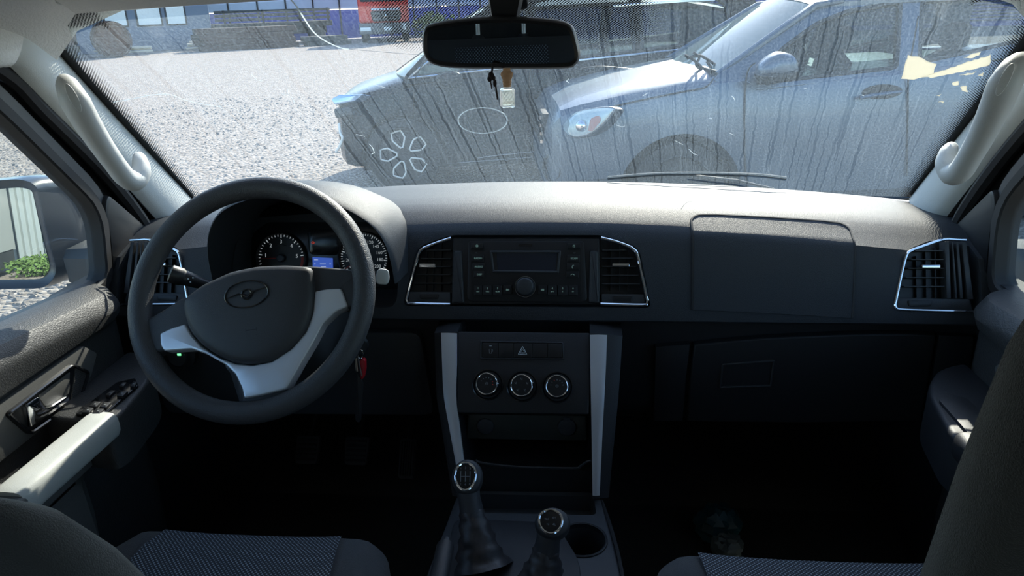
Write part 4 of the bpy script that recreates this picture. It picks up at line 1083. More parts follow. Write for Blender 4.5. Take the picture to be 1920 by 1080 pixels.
# pedals
def pedal(nm, lab, x0, x1, y0, y1, Y, ribs, vert):
    t = thing(nm, lab, 'pedal', aty((x0 + x1) / 2, y1, Y))
    f = Fr(aty((x0 + x1) / 2, (y0 + y1) / 2, Y), (1, 0, 0), (0, -.8, .6))
    w = (f.px(x1, (y0 + y1) / 2)[0] - f.px(x0, (y0 + y1) / 2)[0]) / 2; h = abs(f.px((x0 + x1) / 2, y0)[1] - f.px((x0 + x1) / 2, y1)[1]) / 2
    b = B(); b.prism(f, rnd([(-w * .9, -h), (w * .9, -h), (w, h), (-w, h)], .008, 3), -.012, 0, .003); p_ = b.obj('pedal_pad', mat('worn_pedal_rubber', (.040, .040, .044), .6), t)
    for i in range(ribs):
        k = -1 + 2 * (i + .5) / ribs; b = B()
        if vert: b.box(f, k * w * .85 - .002, k * w * .85 + .002, -h * .85, h * .85, -.001, .004, .001)
        else: b.box(f, -w * .8, w * .8, k * h * .85 - .003, k * h * .85 + .003, -.001, .004, .001)
        b.obj('rib', m_rubber, p_)
    b = B(); b.tube([f.p(0, h * .5, -.012), f.p(0, h + .10, -.05), f.p(0, h + .22, -.02)], .008, 8); b.obj('pedal_arm', m_low, t)
pedal('clutch_pedal', 'leftmost black rubber clutch pedal in the driver footwell', 553, 598, 816, 870, 1.42, 5, False)
pedal('brake_pedal', 'middle black rubber brake pedal in the driver footwell', 645, 691, 818, 872, 1.42, 5, False)
pedal('accelerator_pedal', 'narrow ribbed accelerator pedal beside the tunnel', 747, 779, 822, 898, 1.45, 6, True)

# ================================================================ seats
def sup(a, e): return math.copysign(abs(math.cos(a)) ** e, math.cos(a)), math.copysign(abs(math.sin(a)) ** e, math.sin(a))
def seat(nm, label, cx, front, ztop, w, back, base_panel, bk_mat, hd, off=0, tall=False):
    t = thing(nm, label, 'car seat', (cx, front - .25, FLOOR))
    st_ = [(-.50, .96, -.055), (-.40, 1.0, -.03), (-.28, 1.02, -.018), (-.16, 1.02, -.006), (-.08, .99, -.002), (-.035, .93, -.010), (-.012, .84, -.028), (-.001, .70, -.055)]
    b = B(); secs = []
    for dy, k, dz in st_:
        secs.append([])
        for q in range(40):
            a = 2 * math.pi * q / 40; c, s = sup(a, .42)
            zz = ztop + dz + (0 if s > 0 else -.16 * 1) * 1
            x = c * w / 2 * k
            top = ztop + dz + .022 * (abs(x) / (w / 2)) ** 3 - .02 * max(0, abs(c) - .85) / .15
            bot = ztop - .15
            secs[-1].append(V((cx + x, front + dy, lerp(bot, top, (s + 1) / 2) if True else 0)))
    b.loft(secs); b.obj('cushion', m_fab, t, sharp=75)
    rows = []
    for i, (dy, k, dz) in enumerate(st_[:-2]):
        rows.append([])
        for q in range(13):
            x = (-1 + 2 * q / 12) * w / 2 * interp(dy, [-.30, -.03], base_panel)
            rows[-1].append(V((cx + x, front + dy + (.0 if i == len(st_) - 3 else 0), ztop + dz + .022 * (abs(x) / (w / 2)) ** 3 + .0025)))
    b = B(); b.grid(rows); p_ = b.obj('cushion_fabric', m_weave, t, sharp=75); uvmap(p_, lambda p: (p.x, p.y))
    b = B(); b.box(WORLD, cx - w * .42, cx + w * .42, front - .46, front - .05, FLOOR + .02, ztop - .13, .01); b.obj('seat_base', m_low, t)
    # backrest
    bo, bt, bw, tw, th = back      # bottom point (y,z), top point (y,z), widths, thickness
    b = B(); secs = []; D = V((0, bt[0] - bo[0], bt[1] - bo[1])); n_ = V((0, -D.z, D.y)).normalized()
    for s, kk in ((0, .95), (.08, 1), (.3, 1.02), (.55, 1.0), (.72, .96), (.84, .90), (.92, .82), (.97, .70), (.995, .5), (1.0, .2)):
        if tall and s > .6: kk = {.72: 1, .84: .985, .92: .94, .97: .86, .995: .72, 1.0: .4}[s]
        c0 = V((cx + off, bo[0], bo[1])) + D * s; ww = lerp(bw, tw, s) / 2 * kk
        tk = th * (1 - .35 * s) * (1 if s < .9 else max(.25, (1.0 - s) / .1 * .8 + .25)) / 2
        secs.append([c0 + V((1, 0, 0)) * ww * sup(a, .55)[0] + n_ * tk * sup(a, .6)[1] for a in [2 * math.pi * q / 32 for q in range(32)]])
    b.loft(secs); b.obj('backrest', bk_mat, t, sharp=75)
    if hd:
        hp = V((cx, bt[0], bt[1]))
        for x in (-.07, .07):
            b = B(); b.tube([hp + V((x, .02, -.04)), hp + V((x, -.005, .09))], .006, 10); b.obj('headrest_post', m_chrome, t)
        b = B(); secs = [[hp + V((c * .13 * k, -.005 - z * .12 + s * .045 * k, .06 + z)) for c, s in [sup(2 * math.pi * q / 24, .6) for q in range(24)]] for z, k in ((0, .7), (.02, .95), (.08, 1), (.14, .95), (.17, .6))]
        b.loft(secs); b.obj('headrest', bk_mat, t, sharp=75)
    return t
seat('driver_seat', 'driver seat with dotted cushion panel behind the steering wheel', -.392, .905, .918, .445, ((.47, .92), (.335, 1.385), .44, .42, .10), (.78, .62), m_fab, False)
seat('passenger_seat', 'passenger seat with dotted cushion panel and tall dark backrest', .437, .890, .924, .49, ((.47, .92), (.285, 1.60), .34, .45, .12), (.60, .70), m_fabd, False, .072, True)
# rear bench seen in the mirror
rb = thing('bench_seat', 'rear bench with dotted panel and bare headrest posts, seen in the mirror', 'car seat', (0, -.9, FLOOR))
TX = -.02
b = B(); secs = []
for s, k in ((0, .98), (.1, 1), (.8, 1), (.93, .98), (.98, .94), (1, .85)):
    c0 = V((0, -.78 - .22 * s, .88 + .45 * s)); secs.append([c0 + V((.70 * k * sup(a, .25)[0], 0, 0)) + V((0, .42, .22)).normalized() * .09 * (1 if s < .9 else .55) * sup(a, .5)[1] for a in [2 * math.pi * q / 36 for q in range(36)]])
b.loft(secs); b.obj('bench_backrest', m_fab, rb, sharp=75)
rows = [[V((TX + x, -.78 - .22 * s, .88 + .45 * s)) + V((0, .42, .22)).normalized() * (.0925 if s < .8 else .0925 - .03 * (s - .8) / .13) for x in (-.19, -.1, 0, .1, .19)] for s in (.2, .5, .8, .86, .92)]
b = B(); b.grid(rows); p_ = b.obj('bench_fabric', m_weave, rb, sharp=75); uvmap(p_, lambda p: (p.x * .52, p.z * .52))
b = B(); b.box(WORLD, -.72, .72, -.85, -.32, FLOOR + .05, .92, .05); b.obj('bench_cushion', m_fab, rb)
for x in (-.095, .095):
    b = B(); b.tube([V((TX + x, -.985, 1.315)), V((TX + x, -.998, 1.425))], .0095, 12); b.obj('headrest_post', m_silver, rb)
    b = B(); b.lathe(Fr((TX + x, -.985, 1.328), (1, 0, 0), (0, 0, 1)), [(.026, -.02), (.026, .026), (.02, .034), (.01, .036)], 18); b.obj('post_guide', m_plast, rb)

# ================================================================ interior mirror and hanging bottle
MC = aty(940, 80, 1.12)
dn = (MC - CAM).normalized(); tgt = (V((TX, -.985, 1.33)) - MC).normalized()
MF = Fr(MC, (1, 0, 0), (tgt - dn).normalized())
rm = thing('rear_view_mirror', 'black framed rear view mirror at the top of the windshield', 'mirror', MC + V((0, .04, -.04)))
mo = [(q.x, q.y) for q in spl([V((*p, 0)) for p in MF.pts([(793, 80), (796, 56), (812, 46), (870, 37), (940, 33), (1010, 36), (1056, 42), (1074, 54), (1082, 80), (1086, 104), (1078, 120), (1055, 127), (940, 127.5), (850, 126), (812, 119), (797, 104)])], 4, True)]
mo = ccw(mo)
b = B(); L_ = [(inset(mo, .007), .0022), (inset(mo, .0052), .006), (inset(mo, .002), .0075), (mo, .004), (inset(mo, -.002), -.006), (inset(mo, .001), -.018), (inset(mo, .008), -.030), (inset(mo, .022), -.038)]
b.loft([[MF.p(x, y, c) for x, y in o] for o, c in L_], caps=False); b.cap(list(range(len(b.v) - len(mo), len(b.v)))); b.obj('mirror_housing', m_black, rm, sharp=50)
b = B(); b.prism(MF, inset(mo, .0055), .0020, .0026); b.obj('mirror_glass', m_tint, rm)
b = B(); q0 = wspx(950, -30, -.004); q1 = MF.p(.004, .012, -.03)
b.loft([[p + V((dx * k, dy * k * .7, dz)) for dx, dy, dz in ((-.022, -.012, 0), (.022, -.012, 0), (.026, .012, 0), (-.026, .012, 0))] for p, k in ((q0 + V((0, .012, .012)), 1.15), (q0 + V((0, -.02, -.004)), 1.1), (q0.lerp(q1, .6) + V((0, -.01, 0)), .85), (q1, .6))]); b.obj('mirror_stem', m_black, rm)
b = B(); f = Fr(q0, (1, 0, 0), V((0, -.7, -.7))); b.prism(f, rnd([(-.03, -.045), (.03, -.045), (.026, .03), (-.026, .03)], .01, 3), -.003, .008, .003); b.obj('mirror_base', m_black, rm)

# air freshener bottle
Yb = 1.10
fr_ = thing('air_freshener', 'small glass air freshener bottle with wooden cap hanging under the mirror', 'air freshener', aty(952, 201, Yb))
t0, bt = aty(950, 128, Yb), aty(952, 201, Yb)
ax = Fr(bt, (1, .35, 0), (t0 - bt).normalized())
H_ = (t0 - bt).length; u = H_ / 73
prof = [(6.5, 38.5), (7.2, 39), (7.4, 41), (6.6, 42), (7.5, 43.5), (7.6, 45.5), (6.8, 46.5), (7.7, 48), (7.9, 50), (7.2, 51.5), (8.2, 53.5), (9.5, 57), (10.6, 60.5), (11, 63), (9.8, 65.5), (7.2, 67.5), (6.4, 70), (6.2, 73.5)]
b = B(); b.lathe(ax, [(r_ * u * 1.12, c * u) for r_, c in prof], 28); b.obj('wooden_cap', m_wood, fr_, sharp=50)
sq = rnd([(-1, -1), (1, -1), (1, 1), (-1, 1)], .35, 4); r0 = 12.6 * u
b = B(); b.loft([[ax.p(x * r0 * k, y * r0 * k, c * u) for x, y in sq] for k, c in ((.86, 0), (.95, .8), (1, 2.5), (1, 31), (.96, 34), (.80, 36), (.55, 37), (.52, 39))]); b.obj('glass_bottle', m_bottle, fr_, sharp=40)
b = B(); b.loft([[ax.p(x * r0 * k, y * r0 * k, c * u) for x, y in sq] for k, c in ((.80, 4.5), (.86, 5.5), (.86, 31), (.70, 33))]); b.obj('inner_wall', m_bottle, fr_, sharp=40)
b = B(); b.loft([[ax.p(x * r0 * k, y * r0 * k, c * u) for x, y in sq] for k, c in ((.80, 4.8), (.84, 5.5), (.84, 12.5), (.80, 12.8))]); b.obj('perfume', glass('pale_perfume', (.97, .95, .93), .6, .10, dcol=(1, .97, .92)), fr_, sharp=40)
cd_ = thing('cord', 'knotted black cord hanging beside the freshener bottle', 'cord', aty(932, 188, Yb + .005))
Yc = Yb + .004
b = B(); b.tube([aty(x, y, Yc) for x, y in S2([(946, 126), (938, 124), (925, 120), (923, 130), (922, 140)])], .0016, 8); b.obj('cord_loop', m_cord, cd_)
b = B(); b.ball(aty(921, 141, Yc), (.0042, .004, .005)); b.ball(aty(918, 148, Yc), (.0035, .004, .0042)); b.ball(aty(925.5, 146, Yc), (.003, .003, .004)); b.ball(aty(928, 156, Yc), (.0028, .003, .0055)); b.obj('cord_knot', m_cord, cd_)
b = B(); b.tube([aty(x, y, Yc) for x, y in ((919, 150), (921, 158), (922.5, 167))], .0011, 6); b.obj('cord_end', m_cord, cd_)
b = B(); b.tube([aty(x, y, Yc) for x, y in ((929, 158), (931, 172), (933, 187))], .0013, 6); b.obj('cord_end', m_cord, cd_)

# litter on the passenger floor
bg = thing('crumpled_bag', 'small crumpled teal bag on the passenger footwell floor', 'bag', atz(1346, 1012, FLOOR))
for nm, c_, r_, m_ in (('bag_body', V((0, .01, .035)), (.05, .04, .042), mat('dark_teal_film', (.01, .06, .075), .35)), ('bag_lining', V((.01, -.045, .02)), (.035, .03, .025), mat('grey_film', (.12, .15, .15), .4))):
    b = B(); b.ball(bg.location + c_, r_, 16, 12)
    for v in b.v: v += V((random.uniform(-.006, .006), random.uniform(-.006, .006), random.uniform(-.004, .006)))
    b.obj(nm, m_, bg, sharp=20)

# ================================================================ outside
def gmat():
    M = mat('pale_gravel', (.38, .35, .31), .95)
    n = M.node_tree.nodes; l = M.node_tree.links; b_ = n['Principled BSDF']
    tc = n.new('ShaderNodeTexCoord')
    vo = n.new('ShaderNodeTexVoronoi'); vo.inputs['Scale'].default_value = 26; l.new(tc.outputs['Object'], vo.inputs['Vector'])
    v2 = n.new('ShaderNodeTexNoise'); v2.inputs['Scale'].default_value = 5; v2.inputs['Detail'].default_value = 8; l.new(tc.outputs['Object'], v2.inputs['Vector'])
    rp = n.new('ShaderNodeValToRGB'); e = rp.color_ramp.elements
    e[0].position = 0; e[0].color = (.17, .14, .12, 1); e[1].position = 1; e[1].color = (.47, .41, .36, 1)
    x = e.new(.5); x.color = (.33, .28, .24, 1)
    l.new(vo.outputs['Color'], rp.inputs[0])
    mx = n.new('ShaderNodeMix'); mx.data_type = 'RGBA'; mx.blend_type = 'MULTIPLY'; mx.inputs[0].default_value = .6
    rq = n.new('ShaderNodeValToRGB'); rq.color_ramp.elements[0].position = .3; rq.color_ramp.elements[0].color = (.62, .62, .62, 1); rq.color_ramp.elements[1].position = .7; rq.color_ramp.elements[1].color = (1.2, 1.18, 1.15, 1)
    l.new(v2.outputs[0], rq.inputs[0]); l.new(rp.outputs[0], mx.inputs[6]); l.new(rq.outputs[0], mx.inputs[7]); l.new(mx.outputs[2], b_.inputs['Base Color'])
    bp = n.new('ShaderNodeBump'); bp.inputs['Strength'].default_value = .9; bp.inputs['Distance'].default_value = .03; l.new(vo.outputs['Distance'], bp.inputs['Height']); bp.invert = True
    l.new(bp.outputs[0], b_.inputs['Normal'])
    return M
m_grav = gmat()
b = B(); b.grid([[V((x, y, 0)) for x in (-160, -40, -12, 0, 12, 40, 160)] for y in (-80, -20, 0, 20, 60, 250)])
struct(b.obj('ground', m_grav), 'pale gravel yard')
# loose stones near the car
b = B()
for i in range(5200):
    u = random.random()
    x, y = (random.uniform(-4.2, -1.15), random.uniform(1.2, 6.2)) if u < .6 else (random.uniform(-8, -2.6), random.uniform(6, 15))
    r_ = random.uniform(.012, .032); a = random.random() * 6.28; k = len(b.v)
    ca, sa = math.cos(a), math.sin(a)
    for dx, dy, dz in ((1, .2, 0), (.2, .8, 0), (-.9, .4, 0), (-.5, -.8, 0), (.6, -.7, 0), (.5, .1, .55), (-.3, .25, .65), (-.05, -.45, .5)):
        dx *= random.uniform(.75, 1.2); dy *= random.uniform(.75, 1.2)
        b.v.append(V((x + (dx * ca - dy * sa) * r_, y + (dx * sa + dy * ca) * r_, dz * r_ - .002)))
    b.f += [(k, k + 1, k + 5), (k + 1, k + 6, k + 5), (k + 1, k + 2, k + 6), (k + 2, k + 3, k + 7), (k + 2, k + 7, k + 6), (k + 3, k + 4, k + 7), (k + 4, k + 5, k + 7), (k + 4, k, k + 5), (k + 5, k + 6, k + 7)]
me = bpy.data.meshes.new('loose_stones'); me.from_pydata([tuple(v) for v in b.v], [], b.f); me.materials.append(mat('gravel_stone', (.33, .28, .24), .95, var=.5, vscale=14))
o = bpy.data.objects.new('loose_stones', me); COL.objects.link(o); o['label'] = 'loose pale gravel stones strewn over the yard'; o['category'] = 'gravel'; o['kind'] = 'stuff'

class Veh:
    def __init__(s, o, ang):
        s.o = V((o.x, o.y, 0)); a = R(ang); s.u = V((math.cos(a), math.sin(a), 0)); s.n = V((-math.sin(a), math.cos(a), 0))
    def p(s, q, t, h): return s.o + s.u * q + s.n * t + V((0, 0, h))
    def px(s, x, y, t=0):
        d = ray(x, y); P = CAM + d * ((s.o + s.n * t - CAM).dot(s.n) / d.dot(s.n)); return ((P - s.o).dot(s.u), P.z)
    def P(s, x, y, t=0):
        q, h = s.px(x, y, t); return s.p(q, t, h)
    def body(s, st, Wd, name, m_, par, arches):
        b = B(); secs = []
        for q, t0, hb, hs, ht in st:
            half = [(t0 + .09, hb), (t0 + .02, hb + .10), (t0, lerp(hb, hs, .5)), (t0 + .012, hs - .10), (t0 + .03, hs - .035), (t0 + .075, hs), (t0 + .16, lerp(hs, ht, .45)), (t0 + .36, lerp(hs, ht, .85)), (Wd / 2, ht)]
            ring = [s.p(q, t, h) for t, h in half] + [s.p(q, Wd - t, h) for t, h in half[-2::-1]]
            secs.append(ring)
        b.loft(secs); o = b.obj(name, m_, par, sharp=22)
        cs = []
        for q, h, r_, t0, t1 in arches:
            bb = B(); bb.lathe(Fr(s.p(q, 0, h), s.u, s.n), [(r_, t0), (r_, t1)], 40); cs.append(bb.obj('cutter', None, par))
        cut(o, cs); o.data.set_sharp_from_angle(angle=R(22)); return o
    def wheel(s, q, t, r_, rr_, par, m_rim, spokes=True, sgn=1):
        f = Fr(s.p(q, t, r_), s.u, -s.n * sgn)
        b = B(); b.lathe(f, [(rr_, -.20), (r_ * .93, -.21), (r_, -.18), (r_, -.04), (r_ * .95, .0), (rr_ * 1.08, .012), (rr_, .0), (rr_, -.04)], 40, caps=False); b.obj('tyre', m_rubber, par)
        b = B(); b.lathe(f, [(rr_, -.03), (rr_ * .97, -.05), (.06, -.07), (.01, -.07)], 36); w_ = b.obj('rim', m_rim, par)
        return f, w_

m_pk = mat('silver_blue_paint', (.12, .152, .19), .38, metal=.55, coat=.25, var=.05, vscale=2)
m_suv = mat('black_car_paint', (.014, .016, .020), .25, spec=.12)
m_cg = glass('tinted_car_glass', (.55, .60, .60), .5, .02)
m_cws = glass('dusty_sky_sheen_windscreen', (.45, .52, .52), 1.2, .34, dcol=(.56, .68, .70))  # pale cyan layer: sunlit dust plus the sky's reflection put into the colour
m_cdark = mat('dark_trim_plastic', (.02, .021, .023), .5)
m_dusty = mat('dusty_arch_plastic', (.20, .20, .19), .8)

# ---------------------------------------------------------------- silver pickup
PK = Veh(atz(1415, 159, 1.08), 7.5); PW = 1.70
pk = thing('silver_pickup', 'silver blue pickup parked across the windshield view, right of the dark car', 'pickup', PK.p(.6, PW / 2, 0))
pb = PK.body([(-1.46, .42, .40, .58, .60), (-1.44, .22, .36, .72, .74), (-1.40, .10, .34, .86, .885), (-1.34, .045, .34, .935, .965), (-1.20, .012, .35, .975, 1.02), (-.85, 0, .36, 1.04, 1.10), (-.5, 0, .36, 1.095, 1.16), (-.25, 0, .36, 1.13, 1.195), (-.06, 0, .36, 1.14, 1.20),
             (.06, 0, .22, 1.085, 1.085), (.5, 0, .20, 1.115, 1.115), (1.05, 0, .20, 1.15, 1.15), (1.8, 0, .22, 1.18, 1.18), (3.2, .0, .30, 1.20, 1.20), (3.27, .06, .45, 1.15, 1.15)], PW, 'body', m_pk, pk,
            [(-.48, .305, .455, -.1, .32), (-.48, .305, .455, PW - .32, PW + .1), (2.3, .305, .455, -.1, .32), (2.3, .305, .455, PW - .32, PW + .1)])
for q in (-.48, 2.3):
    b = B(); f = Fr(PK.p(q, 0, .305), PK.u, PK.n); b.lathe(f, [(.450, -.012), (.502, -.012), (.510, .012), (.450, .03)], 40, caps=False, a0=R(6), a1=R(174)); b.obj('arch_flare', m_dusty, pk)
    for t, sg in ((.05, 1), (PW - .05, -1)): PK.wheel(q, t, .355, .22, pk, m_cdark, sgn=sg)
b = B(); b.box(Fr(PK.p(0, PW / 2, 0), PK.u, (0, 0, 1)), -1.1, 3.0, -PW * .36, PW * .36, .30, .50); b.obj('underbody', m_cdark, pk)
# upper side panels with window openings
def sideup(vh, Wd, far, par, panel, wins, m_, o, lean, t_in=.03):
    """the upper side (pillars, roof rail) as a leaning plate with real window openings"""
    sgn = -1 if far else 1
    f = Fr(vh.p(0, (Wd - t_in) if far else t_in, o), vh.u, -vh.n * sgn + V((0, 0, lean)))
    f0 = Fr(vh.p(0, t_in, o), vh.u, -vh.n + V((0, 0, lean)))
    def cv(l):   # pixel outlines are read on the near side and mirrored to the far side
        return [(a, b_ if f.y.z > 0 else -b_) for a, b_ in [f0.px(x, y) for x, y in l]]
    b = B(); b.prism(f, rnd(cv(panel), .02, 2), -.05, .0, .006); pl = b.obj('pillars', m_, par)
    cs = []
    for w in wins:
        bb = B(); bb.prism(f, rnd(cv(w), .04, 3), -.2, .2); cs.append(bb.obj('cutter', None, par))
    cut(pl, cs)
    for w in wins:
        o2 = ccw(rnd(cv(w), .04, 3))
        b = B(); b.hollow(f, inset(o2, -.012), .028, -.03, .005, .004); b.obj('window_rubber', m_cdark, par)
        b = B(); b.prism(f, o2, -.022, -.018); b.obj('side_glass', m_cg, par)
pan = [(1338, 152), (1345, 139), (1420, 82), (1523, 9), (1570, -18), (1700, -42), (1990, -60), (2040, 85), (1700, 138), (1420, 168)]
wn_ = [[(1417, 157), (1424, 134), (1470, 88), (1530, 44), (1590, 20), (1690, 2), (1682, 127)], [(1728, 2), (1930, -24), (1960, 66), (1724, 118)]]
sideup(PK, PW, False, pk, pan, wn_, m_pk, 1.08, .50); sideup(PK, PW, True, pk, pan, wn_, m_pk, 1.08, .50)
# roof and windscreen
zr, tr0 = 1.585, .275
b = B(); b.sheet([[PK.p(q, lerp(tr0, PW - tr0, k / 10), zr + dz + .05 * (1 - (2 * k / 10 - 1) ** 2) + .0) for k in range(11)] for q, dz in ((.48, -.010), (.62, .012), (1.2, .03), (1.9, .03), (2.15, .0))], (0, 0, -.03)); b.obj('roof', m_pk, pk)
b = B(); rows = []
for j in range(9):
    v = j / 8
    rows.append([PK.p(lerp(-.20, .48, v) - .16 * (1 - (2 * k / 12 - 1) ** 2) * (1 - .6 * v), lerp(.10, tr0, v) + (PW - 2 * lerp(.10, tr0, v)) * k / 12, lerp(1.145, 1.573, v) + .05 * (1 - (2 * k / 12 - 1) ** 2) * v + .015 * (1 - v)) for k in range(13)])
b.sheet(rows, (0, 0, -.006)); b.obj('windscreen', m_cws, pk)
for t_ in (0, 1):
    b = B(); ps = [PK.p(q, t if not t_ else PW - t, h) for q, t, h in ((-.24, .09, 1.15), (-.05, .135, 1.262), (.2, .20, 1.41), (.48, tr0, 1.578), (.68, tr0 + .01, 1.605))]
    b.tube(ps, [.022, .026, .028, .03, .02], 10); b.obj('windscreen_pillar', m_pk, pk)
b = B(); b.sheet([[PK.p(q, PW * k / 8 * .86 + PW * .07, h) for k in range(9)] for q, h in ((-.28, 1.185), (-.02, 1.12))], (0, 0, -.01)); b.obj('cowl', m_cdark, pk)
for p in ([(1283, 103), (1300, 112), (1320, 130), (1336, 141)], [(1300, 98), (1311, 108), (1305, 122), (1318, 132)], [(1325, 115), (1334, 128), (1339, 141)], [(1288, 110), (1312, 104), (1342, 122)]):
    b = B(); b.tube([PK.P(x, y, .30) for x, y in S2(p)], .010, 6); b.obj('wiper', m_cdark, pk)
# seams
for p in ([(1416, 118), (1405, 128), (1399, 150), (1396, 220), (1397, 303), (1400, 340)], [(1722, 30), (1706, 120), (1703, 150), (1702, 230), (1700, 330)]):
    b = B(); b.tube([PK.P(x, y, -.002) for x, y in S2(p)], .006, 6); b.obj('door_seam', m_cdark, pk)
b = B(); b.tube([PK.P(x, y, .004) for x, y in S2([(1148, 200), (1210, 186), (1280, 172), (1318, 165), (1330, 158), (1338, 147)])], .006, 6); b.obj('bonnet_seam', m_cdark, pk)
# door handle, mirror, lamps, grille
b = B(); f = Fr(PK.P(1655, 172), PK.u, -PK.n); b.prism(f, [(q[0] , q[1]) for q in [(x * .14, y * .05) for x, y in [(math.cos(k * .314), math.sin(k * .314)) for k in range(20)]]], -.01, .003); b.obj('handle_cup', m_cdark, pk)
b = B(); b.tube([PK.P(x, y, -.03) for x, y in ((1612, 184), (1630, 180), (1660, 176), (1690, 172))], [.014, .02, .02, .013], 8, flat=.8); b.obj('door_handle', m_pk, pk)
b = B(); f = Fr(PK.P(1460, 128, -.14), PK.u, -PK.n)
b.dome(f, rnd(f.pts([(1420, 140), (1424, 122), (1442, 106), (1462, 96), (1484, 101), (1494, 111), (1495, 126), (1492, 146), (1460, 152), (1432, 156)]), .03, 3), [(.8, -.10), (1, -.06), (1, .0), (.92, .04), (.7, .065), (.3, .075)]); b.obj('door_mirror', m_pk, pk, sharp=70)
b = B(); b.dome(f, rnd(f.pts([(1418, 140), (1440, 131), (1495, 127), (1490, 148), (1460, 153), (1432, 159)]), .02, 3), [(.9, -.10), (1.04, -.05), (1.03, .03), (.95, .06), (.6, .078), (.3, .08)]); b.obj('mirror_base', m_cdark, pk, sharp=70)
hf = Fr(PK.P(1105, 230, -.03), PK.u * .80 - PK.n * .60, -PK.u * .60 - PK.n * .80 + V((0, 0, .18)))
ho = [(q.x, q.y) for q in spl([V((*p, 0)) for p in hf.pts([(1061, 241), (1068, 226), (1084, 212), (1112, 205), (1150, 203), (1148, 213), (1130, 234), (1104, 252), (1076, 255)])], 3, True)]
b = B(); b.prism(hf, inset(ccw(ho), -.010), -.12, .012, .008); b.obj('lamp_frame', m_pk, pk)
b = B(); b.prism(hf, ho, -.02, .016, .004); b.obj('headlamp_bowl', mat('lamp_chrome', (.55, .58, .6), .25, metal=.8), pk)
b = B(); b.prism(hf, rnd(hf.pts([(1110, 222), (1126, 216), (1130, 226), (1112, 247), (1104, 246)]), .02, 3), .012, .022, .003); b.obj('amber_indicator', mat('amber_lens', (.75, .12, .03), .3), pk)
b = B(); b.ball(hf.p(*hf.px(1093, 236), .016), .045, 12, 8, hf); b.obj('lamp_lens', m_chrome, pk)
b = B(); b.prism(hf, ho, .034, .040); b.obj('lamp_cover', glass('lamp_cover_glass', (.9, .92, .92), 1.2, .10), pk)
gf = Fr(PK.p(-1.435, PW / 2, .76), -PK.n, -PK.u)
b = B(); b.box(gf, -.48, .48, -.13, .12, -.10, .012, .01); b.obj('grille', m_cdark, pk)
for k in range(4):
    b = B(); b.box(gf, -.46, .46, -.10 + .06 * k, -.075 + .06 * k, .005, .03, .004); b.obj('grille_bar', m_chrome, pk)
b = B(); ff = Fr(PK.p(-1.39, .15, .52), PK.n, -PK.u * .8 - PK.n * .6); b.lathe(ff, [(.11, -.02), (.11, .012), (.09, .02), (.08, .0), (.02, .005)], 24); b.obj('fog_lamp', m_cdark, pk)
# inside the cab
for i, (q, t) in enumerate(((.72, .48), (.72, PW - .48), (1.6, .48), (1.6, PW - .48))):
    b = B(); f = Fr(PK.p(q, t, 0), PK.u, (0, 0, 1))
    b.loft([[f.p(x * k + l_, y * k * .25, h) for x, y in [(.07 * sup(a, .5)[0], sup(a, .5)[1]) for a in [2 * math.pi * j / 16 for j in range(16)]]] for h, k, l_ in ((.9, 1, -.04), (1.05, 1, 0), (1.18, .95, .03), (1.22, .6, .04), (1.25, .4, .045), (1.27, .6, .05), (1.40, .58, .07), (1.43, .35, .075))]); b.obj('seat', m_cdark, pk)

# ---------------------------------------------------------------- dark SUV
SV = Veh(atz(765, 147, 1.05), 10); SW = 1.86
sv = thing('black_suv', 'black car with petal pattern alloy wheel parked behind the silver pickup', 'car', SV.p(1.6, SW / 2, 0))
SV.body([(-.74, .55, .32, .60, .61), (-.72, .34, .28, .74, .76), (-.66, .18, .25, .85, .87), (-.57, .09, .24, .89, .915), (-.38, .03, .24, .93, .97), (-.15, 0, .24, .975, 1.035), (.02, 0, .24, 1.00, 1.075), (.15, 0, .24, 1.03, 1.05), (.8, 0, .24, 1.085, 1.085), (1.8, 0, .24, 1.15, 1.15), (2.7, 0, .26, 1.21, 1.21), (3.05, .05, .30, 1.20, 1.20), (3.15, .22, .40, 1.10, 1.10)], SW, 'body', m_suv, sv,
        [(-.09, .33, .40, -.1, .30), (-.09, .33, .40, SW - .30, SW + .1), (2.35, .33, .40, -.1, .30), (2.35, .33, .40, SW - .30, SW + .1)])
m_petal = mat('machined_alloy', (.92, .86, .74), .5)
for q in (-.09, 2.35):
    for t, sg in ((.02, 1), (SW - .02, -1)):
        f, w_ = SV.wheel(q, t, .355, .245, sv, m_cdark, sgn=sg)
        if sg == 1:
            for k in range(5):
                a = R(106 + 72 * k); g = Fr(f.p(0, 0, -.035), f.x * math.cos(a) + f.y * math.sin(a), f.z)
                b = B(); b.ctube([g.p(x, y, 0) for x, y in ((.070, .012), (.110, .036), (.155, .060), (.19, .054), (.222, .044), (.224, 0), (.222, -.044), (.19, -.054), (.155, -.060), (.110, -.036), (.070, -.012))], .0095, 6); b.obj('alloy_petal', m_petal, w_)
            b = B(); b.lathe(Fr(f.p(0, 0, -.06), f.x, f.z), [(.032, 0), (.032, .02), (.02, .026), (.005, .026)], 18); b.obj('hub_cap', m_cdark, w_)
b = B(); b.box(Fr(SV.p(0, SW / 2, 0), SV.u, (0, 0, 1)), -.5, 2.9, -SW * .36, SW * .36, .18, .40); b.obj('underbody', m_cdark, sv)
pan2 = [(752, 160), (760, 140), (800, 96), (870, 40), (930, 5), (1000, -22), (1250, -48), (1400, -42), (1440, 60), (1440, 92), (1100, 122)]
wn2 = [[(768, 146), (800, 112), (870, 56), (930, 26), (985, 6), (985, 118)], [(1000, 117), (1000, 2), (1060, -14), (1180, -26), (1190, 96)], [(1205, 94), (1198, -27), (1300, -32), (1362, 6), (1372, 72)]]
sideup(SV, SW, False, sv, pan2, wn2, m_suv, 1.05, .42); sideup(SV, SW, True, sv, pan2, wn2, m_suv, 1.05, .42)
